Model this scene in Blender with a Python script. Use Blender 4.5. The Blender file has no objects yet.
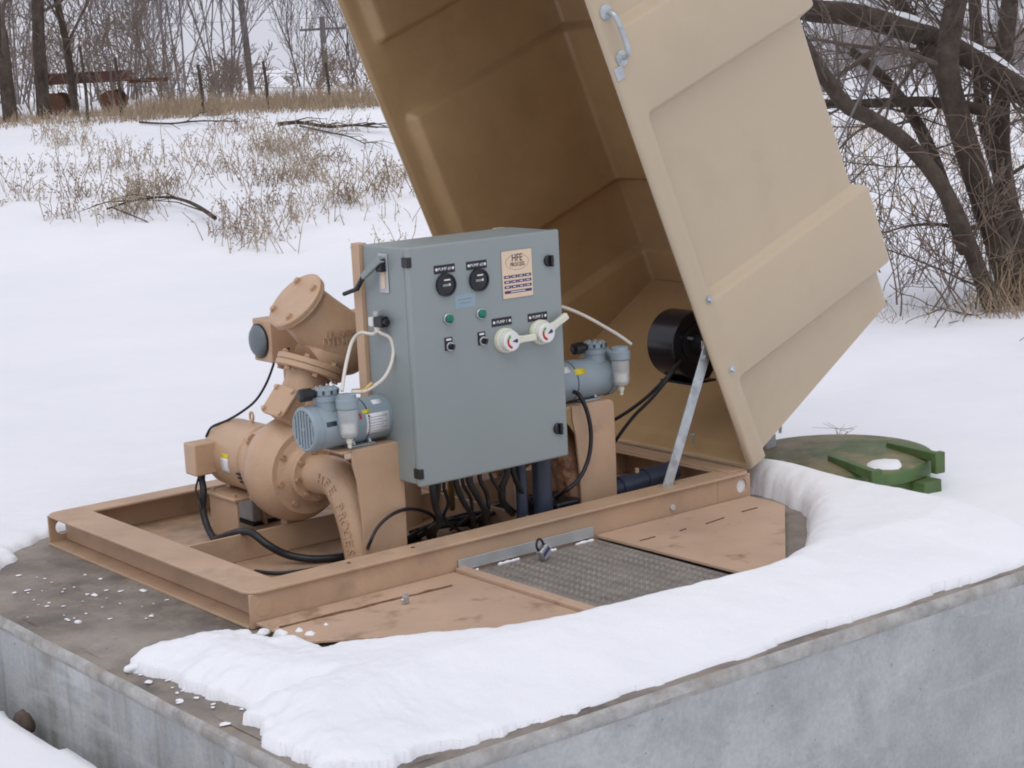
import bpy, bmesh, math, random
import numpy as np
from mathutils import Vector, Matrix
V = Vector
SC = bpy.context.scene
COL = SC.collection

# ------------------------------------------------------------------ camera
CAM = V((-2.5367, -4.6446, 1.6233))
YAW, PITCH, ROLL, FPX = 0.6517, 0.1755, -0.0501, 1849.24
_f = V((math.cos(PITCH)*math.sin(YAW), math.cos(PITCH)*math.cos(YAW), -math.sin(PITCH)))
_r0 = V((math.cos(YAW), -math.sin(YAW), 0)); _u0 = _r0.cross(_f)
_r = math.cos(ROLL)*_r0 + math.sin(ROLL)*_u0
_u = -math.sin(ROLL)*_r0 + math.cos(ROLL)*_u0
cd = bpy.data.cameras.new('camera'); cam = bpy.data.objects.new('camera', cd); COL.objects.link(cam)
cam.matrix_world = Matrix(((_r.x, _u.x, -_f.x, CAM.x), (_r.y, _u.y, -_f.y, CAM.y), (_r.z, _u.z, -_f.z, CAM.z), (0, 0, 0, 1)))
cd.sensor_width = 36; cd.lens = FPX/1024*36; cd.clip_start = .1; cd.clip_end = 2000
SC.camera = cam

# ------------------------------------------------------------------ sky, sun, exposure (overcast winter day)
SUN_EL, SUN_AZ = math.radians(58), math.radians(225)      # azimuth from +Y, clockwise
w = bpy.data.worlds.new('World'); SC.world = w; w.use_nodes = True
nt = w.node_tree; nt.nodes.clear()
sky = nt.nodes.new('ShaderNodeTexSky'); sky.sky_type = 'NISHITA'; sky.sun_disc = False
sky.sun_elevation = SUN_EL; sky.sun_rotation = SUN_AZ; sky.dust_density = 4; sky.air_density = 1.2
hs = nt.nodes.new('ShaderNodeHueSaturation'); hs.inputs['Saturation'].default_value = .10
mx = nt.nodes.new('ShaderNodeMix'); mx.data_type = 'RGBA'; mx.inputs[0].default_value = .82
mx.inputs[7].default_value = (7.75, 7.85, 8.85, 1)           # even cloud deck
bg = nt.nodes.new('ShaderNodeBackground'); bg.inputs['Strength'].default_value = .10
wo = nt.nodes.new('ShaderNodeOutputWorld')
nt.links.new(sky.outputs[0], hs.inputs['Color']); nt.links.new(hs.outputs[0], mx.inputs[6])
nt.links.new(mx.outputs[2], bg.inputs[0]); nt.links.new(bg.outputs[0], wo.inputs[0])
sd = bpy.data.lights.new('sun', 'SUN'); sd.energy = .85; sd.angle = math.radians(50); sd.color = (1, .97, .93)
so = bpy.data.objects.new('sun', sd); COL.objects.link(so)
sdir = V((math.sin(SUN_AZ)*math.cos(SUN_EL), math.cos(SUN_AZ)*math.cos(SUN_EL), math.sin(SUN_EL)))
so.rotation_euler = sdir.to_track_quat('Z', 'Y').to_euler(); so.location = (0, 0, 20)
vs = SC.view_settings; vs.view_transform = 'Standard'; vs.look = 'None'; vs.exposure = 0; vs.gamma = 1; vs.use_curve_mapping = False
SC.cycles.filter_width = 1.9

def P(px, py, y):
    """world point on the vertical plane Y=y (used to take sizes off the survey of the machine)"""
    d = _f + _r*((px-512)/FPX) - _u*((py-384)/FPX)
    return CAM + d*((y-CAM.y)/d.y)
def PZ(px, py, z):
    d = _f + _r*((px-512)/FPX) - _u*((py-384)/FPX)
    return CAM + d*((z-CAM.z)/d.z)
def PX(px, py, x):
    d = _f + _r*((px-512)/FPX) - _u*((py-384)/FPX)
    return CAM + d*((x-CAM.x)/d.x)

# ------------------------------------------------------------------ materials
MATS = {}
def nodes(name):
    m = bpy.data.materials.new(name); m.use_nodes = True; MATS[name] = m
    n = m.node_tree; b = n.nodes['Principled BSDF']
    return m, n, b
def ramp(n, src, stops):
    r = n.nodes.new('ShaderNodeValToRGB'); e = r.color_ramp.elements
    while len(e) < len(stops): e.new(.5)
    for i, (p, c) in enumerate(stops):
        e[i].position = p; e[i].color = c if len(c) == 4 else (*c, 1)
    n.links.new(src, r.inputs[0]); return r.outputs[0]
def noise(n, scale, detail=4, rough=.55, stretch=None, coord='Object'):
    tc = n.nodes.new('ShaderNodeTexCoord'); t = n.nodes.new('ShaderNodeTexNoise')
    t.inputs['Scale'].default_value = scale; t.inputs['Detail'].default_value = detail; t.inputs['Roughness'].default_value = rough
    src = tc.outputs[coord]
    if stretch:
        mp = n.nodes.new('ShaderNodeMapping'); mp.inputs['Scale'].default_value = stretch
        n.links.new(src, mp.inputs[0]); src = mp.outputs[0]
    n.links.new(src, t.inputs['Vector']); return t.outputs['Fac']
def mixc(n, fac, a, b, blend='MIX'):
    m = n.nodes.new('ShaderNodeMix'); m.data_type = 'RGBA'; m.blend_type = blend
    for sock, v in ((m.inputs[0], fac), (m.inputs[6], a), (m.inputs[7], b)):
        if hasattr(v, 'links') or hasattr(v, 'is_linked'): n.links.new(v, sock)
        else: sock.default_value = v if not isinstance(v, tuple) else ((*v, 1) if len(v) == 3 else v)
    return m.outputs[2]
def bump(n, b, h, strength=.3, dist=.01):
    k = n.nodes.new('ShaderNodeBump'); k.inputs['Strength'].default_value = strength; k.inputs['Distance'].default_value = dist
    n.links.new(h, k.inputs['Height']); n.links.new(k.outputs[0], b.inputs['Normal'])
def mat(name, col, rough=.5, var=.12, vscale=6, metal=0, bmp=0, bscale=60, dirt=None, dscale=9, dlo=.58, dhi=.72, stretch=None, bdist=.01, dstretch=None):
    m, n, b = nodes(name)
    lo = tuple(c*(1-var) for c in col); hi = tuple(min(1, c*(1+var)) for c in col)
    c = ramp(n, noise(n, vscale, 5, stretch=stretch), [(.3, lo), (.7, hi)])
    if dirt:
        f = ramp(n, noise(n, dscale, 8, .65, stretch=dstretch), [(dlo, (0, 0, 0)), (dhi, (1, 1, 1))])
        c = mixc(n, f, c, dirt)
    n.links.new(c, b.inputs['Base Color']); b.inputs['Metallic'].default_value = metal
    rr = ramp(n, noise(n, vscale*2.3, 4), [(.3, (rough*.82,)*3), (.7, (min(1, rough*1.18),)*3)])
    n.links.new(rr, b.inputs['Roughness'])
    if bmp: bump(n, b, noise(n, bscale, 5), bmp, bdist)
    return m
TAN = (.505, .340, .222)
mat('tan_paint', TAN, .5, .1, 5, bmp=.12, bscale=90, dirt=(.36, .215, .13), dscale=7, dlo=.60, dhi=.85)
mat('tan_rail', (.49, .335, .222), .45, .12, 4, bmp=.15, bscale=70, dirt=(.33, .235, .165), dscale=5, dlo=.52, dhi=.80)
mat('tan_floor', (.42, .28, .185), .6, .16, 4, bmp=.15, bscale=60, dirt=(.22, .165, .12), dscale=6, dlo=.45, dhi=.7)
mat('tan_plate', (.50, .345, .245), .55, .12, 3, bmp=.12, bscale=60, dirt=(.23, .14, .075), dscale=8, dlo=.56, dhi=.74)
mat('tan_cast', (.525, .352, .226), .36, .07, 6, bmp=.4, bscale=110, bdist=.005, dirt=(.44, .285, .185), dscale=5, dlo=.48, dhi=.75)
mat('tan_bolt', (.47, .30, .185), .45, .12, 30, dirt=(.22, .11, .055), dscale=45, dlo=.55, dhi=.7)
mat('rust_cast', (.36, .19, .11), .45, .2, 9, bmp=.4, bscale=90, dirt=(.16, .06, .03), dscale=22, dlo=.5, dhi=.65)
mat('rust', (.12, .055, .03), .8, .3, 30, bmp=.4)
mat('weld_rust', (.17, .085, .04), .8, .3, 40)
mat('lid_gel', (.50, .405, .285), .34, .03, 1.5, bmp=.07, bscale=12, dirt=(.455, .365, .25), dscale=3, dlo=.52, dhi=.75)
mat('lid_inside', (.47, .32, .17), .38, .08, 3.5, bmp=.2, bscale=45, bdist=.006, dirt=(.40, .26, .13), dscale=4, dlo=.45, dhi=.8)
mat('panel_grey', (.262, .302, .302), .42, .03, 3, bmp=.10, bscale=160, bdist=.002)
mat('panel_seam', (.05, .06, .065), .6, .1)
mat('pump_blue', (.27, .335, .375), .42, .06, 8, bmp=.15, bscale=120, bdist=.003)
mat('pump_blue_dark', (.03, .05, .07), .5, .1)
mat('black_plastic', (.012, .012, .014), .35, .2, 10)
mat('black_rubber', (.014, .014, .016), .5, .25, 12, bmp=.1)
mat('black_gloss', (.012, .013, .018), .22, .1, 8)
mat('navy_pipe', (.035, .045, .075), .4, .15, 6)
mat('steel', (.52, .54, .56), .38, .12, 14, metal=.85, bmp=.1)
mat('galv', (.50, .54, .56), .42, .14, 18, metal=.55, dirt=(.34, .37, .39), dscale=14, dlo=.5, dhi=.6)
mat('alu', (.55, .57, .58), .45, .08, 12, metal=.6)
mat('brass', (.55, .40, .17), .4, .15, metal=.8)
mat('grey_metal', (.50, .52, .53), .45, .12, 8, metal=.3)
mat('white_plastic', (.74, .74, .71), .4, .04)
mat('cream_plastic', (.70, .70, .58), .42, .05)
mat('hose_white', (.66, .62, .55), .35, .08, 20)
mat('label_white', (.72, .74, .76), .5, .05, 30)
mat('label_cream', (.73, .56, .40), .5, .05)
mat('label_blue', (.26, .36, .42), .5, .05)
mat('ink_purple', (.045, .028, .13), .5, .05)
mat('ink_black', (.012, .012, .016), .5, .05)
mat('ink_grey', (.25, .28, .30), .6, .05)
mat('label_yellow', (.72, .58, .03), .5, .05)
mat('red', (.50, .035, .02), .5, .1)
mat('green', (.05, .42, .07), .5, .1)
mat('text_white', (.75, .75, .75), .5, .02)
mat('lens_green', (.0, .16, .09), .12, .1)
mat('tree_bark', (.056, .039, .028), .9, .45, 9, bmp=1.0, bscale=22, bdist=.02, stretch=(1, 1, .25), dirt=(.095, .075, .058), dscale=9, dlo=.5, dhi=.7)
mat('bark_grey', (.10, .077, .062), .9, .25, 6, bmp=.4, bscale=30)
mat('bark_hazed', (.21, .185, .18), .9, .2, 6)  # bark lightened to stand in for haze over the far trees
mat('twig_brown', (.185, .14, .11), .9, .25, 9)
mat('weed', (.37, .30, .22), .9, .3, 12)
mat('weed_dark', (.23, .17, .12), .9, .3, 12)
mat('grass_dry', (.30, .225, .15), .9, .25, 3)
mat('pole_wood', (.13, .115, .105), .9, .2, 5, stretch=(1, 1, .1))
mat('wire_metal', (.10, .10, .10), .6, .1, metal=.2)
mat('soil', (.045, .032, .022), .95, .4, 16, bmp=.8, bscale=40, bdist=.03)
mat('stone', (.10, .07, .055), .9, .3, 20, bmp=.4)
def glass(name, col, alpha):
    m, n, b = nodes(name)
    b.inputs['Base Color'].default_value = (*col, 1); b.inputs['Roughness'].default_value = .18
    b.inputs['Alpha'].default_value = alpha; b.inputs['IOR'].default_value = 1.45
glass('clear_bowl', (.72, .75, .76), .42)
# snow
m, n, b = nodes('snow')
c = ramp(n, noise(n, 1.3, 5), [(.3, (.80, .815, .86)), (.7, (.86, .868, .895))])
n.links.new(c, b.inputs['Base Color']); b.inputs['Roughness'].default_value = .75
b.inputs['Subsurface Weight'].default_value = .0
f1 = noise(n, 9, 6, .6); f2 = noise(n, 160, 3, .6)
ad = n.nodes.new('ShaderNodeMath'); ad.operation = 'MULTIPLY_ADD'; ad.inputs[1].default_value = .45
n.links.new(f2, ad.inputs[0]); n.links.new(f1, ad.inputs[2]); bump(n, b, ad.outputs[0], .22, .03)
m, n, b = nodes('snow_far')
c = ramp(n, noise(n, .5, 5), [(.3, (.78, .795, .845)), (.7, (.85, .858, .885))])
n.links.new(c, b.inputs['Base Color']); b.inputs['Roughness'].default_value = .8
bump(n, b, noise(n, 3.0, 7, .6), .25, .05)
# concrete faces: vertical streaks, pale bloom
m, n, b = nodes('concrete_face')
s1 = noise(n, 1.7, 9, .66); s2 = noise(n, 5, 6, .6, stretch=(1, 1, .14)); s3 = noise(n, 26, 5, .6)
c = ramp(n, s1, [(.34, (.37, .39, .395)), (.5, (.47, .485, .487)), (.66, (.56, .575, .575))])
ge = n.nodes.new('ShaderNodeNewGeometry'); sx_ = n.nodes.new('ShaderNodeSeparateXYZ'); n.links.new(ge.outputs['Normal'], sx_.inputs[0])
ab = n.nodes.new('ShaderNodeMath'); ab.operation = 'ABSOLUTE'; n.links.new(sx_.outputs[0], ab.inputs[0])
def onside(v, lo=.12):
    k = n.nodes.new('ShaderNodeMapRange'); n.links.new(ab.outputs[0], k.inputs[0]); k.inputs[3].default_value = lo
    q = n.nodes.new('ShaderNodeMath'); q.operation = 'MULTIPLY'; n.links.new(k.outputs[0], q.inputs[0]); n.links.new(v, q.inputs[1]); return q.outputs[0]
c = mixc(n, onside(ramp(n, s2, [(.50, (0, 0, 0)), (.72, (.85, .85, .85))])), c, (.25, .235, .21))
c = mixc(n, ramp(n, noise(n, 5.5, 9, .72), [(.48, (0, 0, 0)), (.66, (.7, .7, .7))]), c, (.335, .355, .365))
c = mixc(n, ramp(n, s3, [(.68, (0, 0, 0)), (.76, (.75, .75, .75))]), c, (.12, .105, .09))
n.links.new(c, b.inputs['Base Color']); b.inputs['Roughness'].default_value = .85
c = mixc(n, 1.0, c, ramp(n, noise(n, 70, 8, .7), [(.3, (.80, .80, .80)), (.7, (1, 1, 1))]), 'MULTIPLY')
tcv = n.nodes.new('ShaderNodeTexCoord'); vo = n.nodes.new('ShaderNodeTexVoronoi'); vo.inputs['Scale'].default_value = 17; n.links.new(tcv.outputs['Object'], vo.inputs['Vector'])
c = mixc(n, ramp(n, vo.outputs['Distance'], [(.03, (.8, .8, .8)), (.055, (0, 0, 0))]), c, (.10, .095, .09))
s4 = noise(n, 9, 7, .65, stretch=(1, 1, .05))
c = mixc(n, onside(ramp(n, s4, [(.54, (0, 0, 0)), (.70, (.8, .8, .8))]), .18), c, (.225, .20, .17))
c = mixc(n, ramp(n, noise(n, 1.1, 4, .5, stretch=(1, 1, 7)), [(.60, (0, 0, 0)), (.66, (.35, .35, .35)), (.72, (0, 0, 0))]), c, (.62, .64, .64))
n.links.new(c, b.inputs['Base Color'])
bump(n, b, noise(n, 45, 8, .7), .35, .012)
# concrete top: damp, dirty
m, n, b = nodes('concrete_top')
s1 = noise(n, 2.6, 8, .6); s2 = noise(n, 10, 8, .7)
c = ramp(n, s1, [(.36, (.12, .102, .086)), (.5, (.225, .195, .167)), (.64, (.34, .305, .27))])
c = mixc(n, ramp(n, s2, [(.5, (0, 0, 0)), (.66, (.8, .8, .8))]), c, (.31, .25, .195))
c = mixc(n, ramp(n, noise(n, 45, 6, .7), [(.6, (0, 0, 0)), (.7, (.7, .7, .7))]), c, (.07, .06, .05))
n.links.new(c, b.inputs['Base Color'])
n.links.new(ramp(n, s1, [(.3, (.45,)*3), (.6, (.85,)*3)]), b.inputs['Roughness'])
bump(n, b, noise(n, 55, 8, .7), .4, .012)
m, n, b = nodes('concrete_lip')
c = ramp(n, noise(n, 18, 8, .7), [(.3, (.26, .25, .235)), (.5, (.39, .385, .37)), (.7, (.50, .495, .48))])
c = mixc(n, ramp(n, noise(n, 5, 6, .6), [(.5, (0, 0, 0)), (.7, (.55, .55, .55))]), c, (.26, .21, .165))
n.links.new(c, b.inputs['Base Color']); b.inputs['Roughness'].default_value = .9
bump(n, b, noise(n, 70, 8, .75), .45, .008)
# green manhole paint, rusty brown dirt on its top
mat('green_paint', (.08, .15, .045), .5, .2, 8, bmp=.2, dirt=(.10, .11, .045), dscale=9, dlo=.5, dhi=.75)
mat('green_top', (.105, .14, .058), .6, .2, 6, bmp=.25, dirt=(.25, .205, .12), dscale=3.2, dlo=.44, dhi=.60)
mat('diamond_lug', (.25, .23, .21), .42, .25, 9, metal=.4)
mat('diamond_plate', (.22, .20, .18), .55, .25, 5, metal=.2, bmp=.3, bscale=40, dirt=(.34, .295, .25), dscale=7, dlo=.45, dhi=.7)

# ------------------------------------------------------------------ mesh helpers
class MB:
    def __init__(s): s.v = []; s.f = []
    def add(s, vs, fs):
        o = len(s.v); s.v.extend([tuple(p) for p in vs]); s.f.extend([tuple(i+o for i in f) for f in fs]); return s
    def box(s, x0, x1, y0, y1, z0, z1, M=None):
        vs = [V((x, y, z)) for z in (z0, z1) for y in (y0, y1) for x in (x0, x1)]
        if M: vs = [M @ p for p in vs]
        return s.add(vs, [(0, 2, 3, 1), (4, 5, 7, 6), (0, 1, 5, 4), (2, 6, 7, 3), (0, 4, 6, 2), (1, 3, 7, 5)])
    def lathe(s, o, ax, prof, n=20, cap=True, ph=0):
        o = V(o); ax = V(ax).normalized(); t = V((0, 0, 1)) if abs(ax.z) < .9 else V((1, 0, 0))
        e1 = ax.cross(t).normalized(); e2 = ax.cross(e1)
        vs = []; fs = []
        for (d, r) in prof:
            for k in range(n):
                a = 2*math.pi*k/n+ph; vs.append(o+ax*d+(e1*math.cos(a)+e2*math.sin(a))*r)
        for i in range(len(prof)-1):
            for k in range(n):
                k2 = (k+1) % n; fs.append((i*n+k, i*n+k2, (i+1)*n+k2, (i+1)*n+k))
        if cap:
            fs.append(tuple(reversed(range(n)))); m = (len(prof)-1)*n; fs.append(tuple(m+k for k in range(n)))
        return s.add(vs, fs)
    def cyl(s, p0, p1, r0, r1=None, n=16, ph=0):
        p0 = V(p0); p1 = V(p1); d = p1-p0
        return s.lathe(p0, d, [(0, r0), (d.length, r0 if r1 is None else r1)], n, ph=ph)
    def tube(s, pts, r, n=8, closed=False, cap=True):
        pts = [V(p) for p in pts]; m = len(pts); R = r if hasattr(r, '__len__') else [r]*m
        if m < 2: return s
        def tan(i):
            a = pts[(i-1) % m] if (closed or i > 0) else pts[0]; b = pts[(i+1) % m] if (closed or i < m-1) else pts[-1]
            d = b-a
            return d.normalized() if d.length > 1e-9 else V((0, 0, 1))
        t0 = tan(0); e = t0.orthogonal().normalized(); vs = []; fs = []
        for i in range(m):
            t = tan(i); e = (e-t*e.dot(t))
            e = e.normalized() if e.length > 1e-6 else t.orthogonal().normalized()
            g = t.cross(e)
            for k in range(n):
                a = 2*math.pi*k/n; vs.append(pts[i]+(e*math.cos(a)+g*math.sin(a))*R[i])
        for i in range(m if closed else m-1):
            j = (i+1) % m
            for k in range(n):
                k2 = (k+1) % n; fs.append((i*n+k, i*n+k2, j*n+k2, j*n+k))
        if cap and not closed:
            fs.append(tuple(reversed(range(n)))); fs.append(tuple((m-1)*n+k for k in range(n)))
        return s.add(vs, fs)
    def prism(s, poly, o, ex, ey, ez):
        """polygon in (ex,ey) at o, extruded by the vector ez"""
        o, ex, ey, ez = V(o), V(ex), V(ey), V(ez); n = len(poly)
        vs = [o+ex*a+ey*b for a, b in poly]; vs += [p+ez for p in vs]
        fs = [tuple(reversed(range(n))), tuple(range(n, 2*n))]+[(i, (i+1) % n, n+(i+1) % n, n+i) for i in range(n)]
        return s.add(vs, fs)
    def build(s, name, m, parent=None, smooth=38, bevel=0, seg=2, kind=None):
        me = bpy.data.meshes.new(name); me.from_pydata(s.v, [], s.f); me.update()
        return finish(name, me, m, parent, smooth, bevel, seg, kind)
def finish(name, me, m, parent=None, smooth=38, bevel=0, seg=2, kind=None):
    bm = bmesh.new(); bm.from_mesh(me); bmesh.ops.recalc_face_normals(bm, faces=bm.faces); bm.to_mesh(me); bm.free()
    for mm in (m if isinstance(m, (list, tuple)) else [m]): me.materials.append(MATS[mm])
    if smooth:
        me.polygons.foreach_set('use_smooth', [True]*len(me.polygons)); me.set_sharp_from_angle(angle=math.radians(smooth))
    ob = bpy.data.objects.new(name, me); COL.objects.link(ob)
    if parent: attach(ob, parent)
    if kind: ob['kind'] = kind
    if bevel:
        bv = ob.modifiers.new('bevel', 'BEVEL'); bv.width = bevel; bv.segments = seg; bv.limit_method = 'ANGLE'; bv.angle_limit = math.radians(40)
        bv.harden_normals = False
    return ob
def attach(ob, parent):
    ob.parent = parent
    if parent.parent is None: ob.matrix_parent_inverse = Matrix.Translation(parent.location).inverted()
def tag(o, label, cat, group=None, kind=None):
    o['label'] = label
    if cat: o['category'] = cat
    if group: o['group'] = group
    if kind: o['kind'] = kind
    return o
def thing(name, label, cat, loc=(0, 0, 0), group=None):
    o = bpy.data.objects.new(name, None); COL.objects.link(o); o.location = loc; o.empty_display_size = .1
    return tag(o, label, cat, group)
def struct(o): o['kind'] = 'structure'; return o
def copy_tree(o, parent=None):
    c = o.copy(); COL.objects.link(c)
    if parent: c.parent = parent; c.matrix_parent_inverse = o.matrix_parent_inverse.copy()
    for ch in list(o.children): copy_tree(ch, c)
    return c
def smooth_path(pts, n=6):
    pts = [V(p) for p in pts]; out = []
    for i in range(len(pts)-1):
        p0 = pts[max(i-1, 0)]; p1 = pts[i]; p2 = pts[i+1]; p3 = pts[min(i+2, len(pts)-1)]
        for k in range(n):
            t = k/n; out.append(.5*((2*p1)+(p2-p0)*t+(2*p0-5*p1+4*p2-p3)*t*t+(3*p1-p0-3*p2+p3)*t**3))
    out.append(pts[-1]); return out
_txt_cache = {}
def text_mesh(txt, size, depth):
    k = (txt, size, depth)
    if k not in _txt_cache:
        cu = bpy.data.curves.new('lettering', 'FONT'); cu.body = txt; cu.size = size; cu.extrude = depth/2; cu.align_x = 'CENTER'; cu.align_y = 'CENTER'
        cu.resolution_u = 2
        o = bpy.data.objects.new('lettering', cu); COL.objects.link(o)
        dg = bpy.context.evaluated_depsgraph_get(); me = bpy.data.meshes.new_from_object(o.evaluated_get(dg))
        vs = [v.co.copy() for v in me.vertices]; fs = [tuple(p.vertices) for p in me.polygons]
        bpy.data.objects.remove(o); bpy.data.curves.remove(cu); bpy.data.meshes.remove(me)
        _txt_cache[k] = (vs, fs)
    return _txt_cache[k]
def put_text(mb, txt, size, depth, o, ex, ey, squeeze=1):
    vs, fs = text_mesh(txt, size, depth); o, ex, ey = V(o), V(ex).normalized(), V(ey).normalized(); ez = ex.cross(ey)
    mb.add([o+ex*(v.x*squeeze)+ey*v.y+ez*v.z for v in vs], fs)
# value noise for terrain and snow
_rs = np.random.RandomState(7); _tab = _rs.rand(256, 256)
def vnoise(x, y):
    x = np.asarray(x, float); y = np.asarray(y, float)
    xi = np.floor(x).astype(int); yi = np.floor(y).astype(int); fx = x-xi; fy = y-yi
    fx = fx*fx*(3-2*fx); fy = fy*fy*(3-2*fy)
    g = lambda a, b: _tab[a % 256, b % 256]
    return (g(xi, yi)*(1-fx)*(1-fy)+g(xi+1, yi)*fx*(1-fy)+g(xi, yi+1)*(1-fx)*fy+g(xi+1, yi+1)*fx*fy)*2-1
def fbm(x, y, oct=4):
    s = 0; a = 1; 
    for i in range(oct): s = s+a*vnoise(x*2**i+17.3*i, y*2**i-9.1*i); a *= .5
    return s
def sstep(a, b, x):
    t = np.clip((x-a)/(b-a), 0, 1); return t*t*(3-2*t)
# ------------------------------------------------------------------ ground
PAD = (-.485, 2.44, -1.25, 1.75)
FW = (math.sin(YAW), math.cos(YAW)); RT = (math.cos(YAW), -math.sin(YAW))
def ground_z(x, y):
    x = np.asarray(x, float); y = np.asarray(y, float)
    dx = x-CAM.x; dy = y-CAM.y; s = dx*FW[0]+dy*FW[1]; t = dx*RT[0]+dy*RT[1]
    a = t/np.maximum(s, 2.0)
    near = -.70+.505*sstep(-2.3, -.9, y+ .6*(x < -.485)*0 - .9*sstep(-.3, .3, x))   # lower in front of the vault
    left = -.195
    base = np.where(x < -.3, np.maximum(near, left*1.0)*1.0, near)
    base = np.where(y < -1.0, near, base)
    behind = sstep(1.3, 2.2, y)                       # level with the vault top behind it
    base = base*(1-behind)+(-.035)*behind
    rightside = sstep(2.3, 2.42, x)*(1-behind)*sstep(-1.6, -.6, y)
    base = base*(1-rightside)+(-.10)*rightside
    far = sstep(9, 14, s)
    base = base*(1-far)+(-.14+.02*fbm(x*.12, y*.12))*far
    base = base-.2*sstep(25, 70, s)*sstep(-.02, .1, a)
    bankmask = 1-sstep(-.03, .09, a)
    bk = sstep(13.8+1.2*vnoise(a*14, 0*a+3), 26.2, s)*1.0+.15*fbm(x*.33, y*.33)*sstep(15, 19, s)*(1-sstep(24, 27, s))
    base = base+(bk+.12*sstep(10, 20, s))*bankmask
    base = base+.020*fbm(x*.5, y*.5)+.006*fbm(x*3, y*3)*(1-far)
    # melted trench along the vault's faces
    ddx = np.maximum(np.maximum(PAD[0]-x, x-PAD[1]), 0); ddy = np.maximum(np.maximum(PAD[2]-y, y-PAD[3]), 0)
    d = np.hypot(ddx, ddy); inside = (d <= 0)
    wob = .03*vnoise(x*5, y*5)+.014*vnoise(x*17, y*17)
    tr = (1-sstep(.055+wob, .105+wob, d))*(1-sstep(1.0, 1.6, y))*(1-sstep(PAD[1]-.1, PAD[1], x)*sstep(-1.4, -1.1, y))
    base = base-.30*tr
    return np.where(inside, np.minimum(base, -.32)*(1-behind)+(-.10)*behind, base)
def axis(lo, hi, a, b, fine, g):
    mid = list(np.arange(a, b+1e-6, fine)); out = []; x = mid[-1]; st = fine
    while x < hi: st = min(st*g, 12); x += st; out.append(x)
    pre = []; x = mid[0]; st = fine
    while x > lo: st = min(st*g, 12); x -= st; pre.append(x)
    return np.array(pre[::-1]+mid+out)
xs = axis(-260, 420, -1.15, 3.9, .028, 1.035); ys = axis(-60, 420, -1.6, 2.2, .028, 1.035)
X, Y = np.meshgrid(xs, ys); Z = ground_z(X, Y)
nx, ny = len(xs), len(ys)
me = bpy.data.meshes.new('snow_field')
vsn = np.stack([X, Y, Z], -1).reshape(-1, 3)
idx = np.arange(nx*ny).reshape(ny, nx)
q = np.stack([idx[:-1, :-1], idx[:-1, 1:], idx[1:, 1:], idx[1:, :-1]], -1).reshape(-1, 4)
def np_mesh(name, v, q):
    me = bpy.data.meshes.new(name); me.vertices.add(len(v)); me.vertices.foreach_set('co', v.astype(np.float32).ravel())
    me.loops.add(q.size); me.loops.foreach_set('vertex_index', q.astype(np.int32).ravel())
    me.polygons.add(len(q)); me.polygons.foreach_set('loop_start', np.arange(0, q.size, 4, dtype=np.int32)); me.polygons.foreach_set('loop_total', np.full(len(q), 4, np.int32))
    me.update(calc_edges=True); me.polygons.foreach_set('use_smooth', np.ones(len(q), bool)); me.validate(); return me
me = np_mesh('snow_field', vsn, q); me.materials.append(MATS['snow_far'])
gob = bpy.data.objects.new('snow_field', me); COL.objects.link(gob); struct(gob)
gob['label'] = 'snow covered ground with a bank rising behind'
# bare soil showing in the melted trench
sx = np.arange(-.72, 3.9, .04); sy = np.arange(-1.6, 1.7, .04); X, Y = np.meshgrid(sx, sy)
Zs = -.375+.02*fbm(X*6, Y*6)-.40*sstep(-.2, -1.3, Y)*0 + np.where((Y < -1.2), -.42, 0) + np.where((Y >= -1.2) & (Y < -.6), -.42*sstep(-.6, -1.2, Y), 0)
idx = np.arange(X.size).reshape(X.shape); q = np.stack([idx[:-1, :-1], idx[:-1, 1:], idx[1:, 1:], idx[1:, :-1]], -1).reshape(-1, 4)
me = np_mesh('soil', np.stack([X, Y, Zs], -1).reshape(-1, 3), q); me.materials.append(MATS['soil'])
o = bpy.data.objects.new('soil', me); COL.objects.link(o); struct(o)
rng = random.Random(3)
def lump(mb, c, r, rng, sq=.7):
    ico = bmesh.new(); bmesh.ops.create_icosphere(ico, subdivisions=2, radius=1)
    ph = [rng.uniform(0, 9) for _ in range(3)]
    vs = []
    for v in ico.verts:
        k = 1+.22*math.sin(v.co.x*3+ph[0])+.18*math.sin(v.co.y*4+ph[1])+.15*math.sin(v.co.z*5+ph[2])
        vs.append(V(c)+V((v.co.x, v.co.y, v.co.z*sq))*r*k)
    mb.add(vs, [tuple(x.index for x in f.verts) for f in ico.faces]); ico.free()
p = PX(19, 697, -.545); mb = MB(); lump(mb, (-.535, p.y, -.262), .036, rng, .85)
tag(mb.build('stone', 'stone', smooth=85), 'brown stone lodged in the dark gap beside the concrete wall', 'stone')
clods = MB()
for i in range(60):
    lump(clods, (-.53+rng.uniform(-.03, .03), rng.uniform(-.9, 1.2), -.355+rng.uniform(-.015, .015)), rng.uniform(.006, .017), rng)
tag(clods.build('soil_clods', 'soil', kind='stuff'), 'dark crumbs of soil in the gap beside the concrete wall', 'soil')

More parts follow.
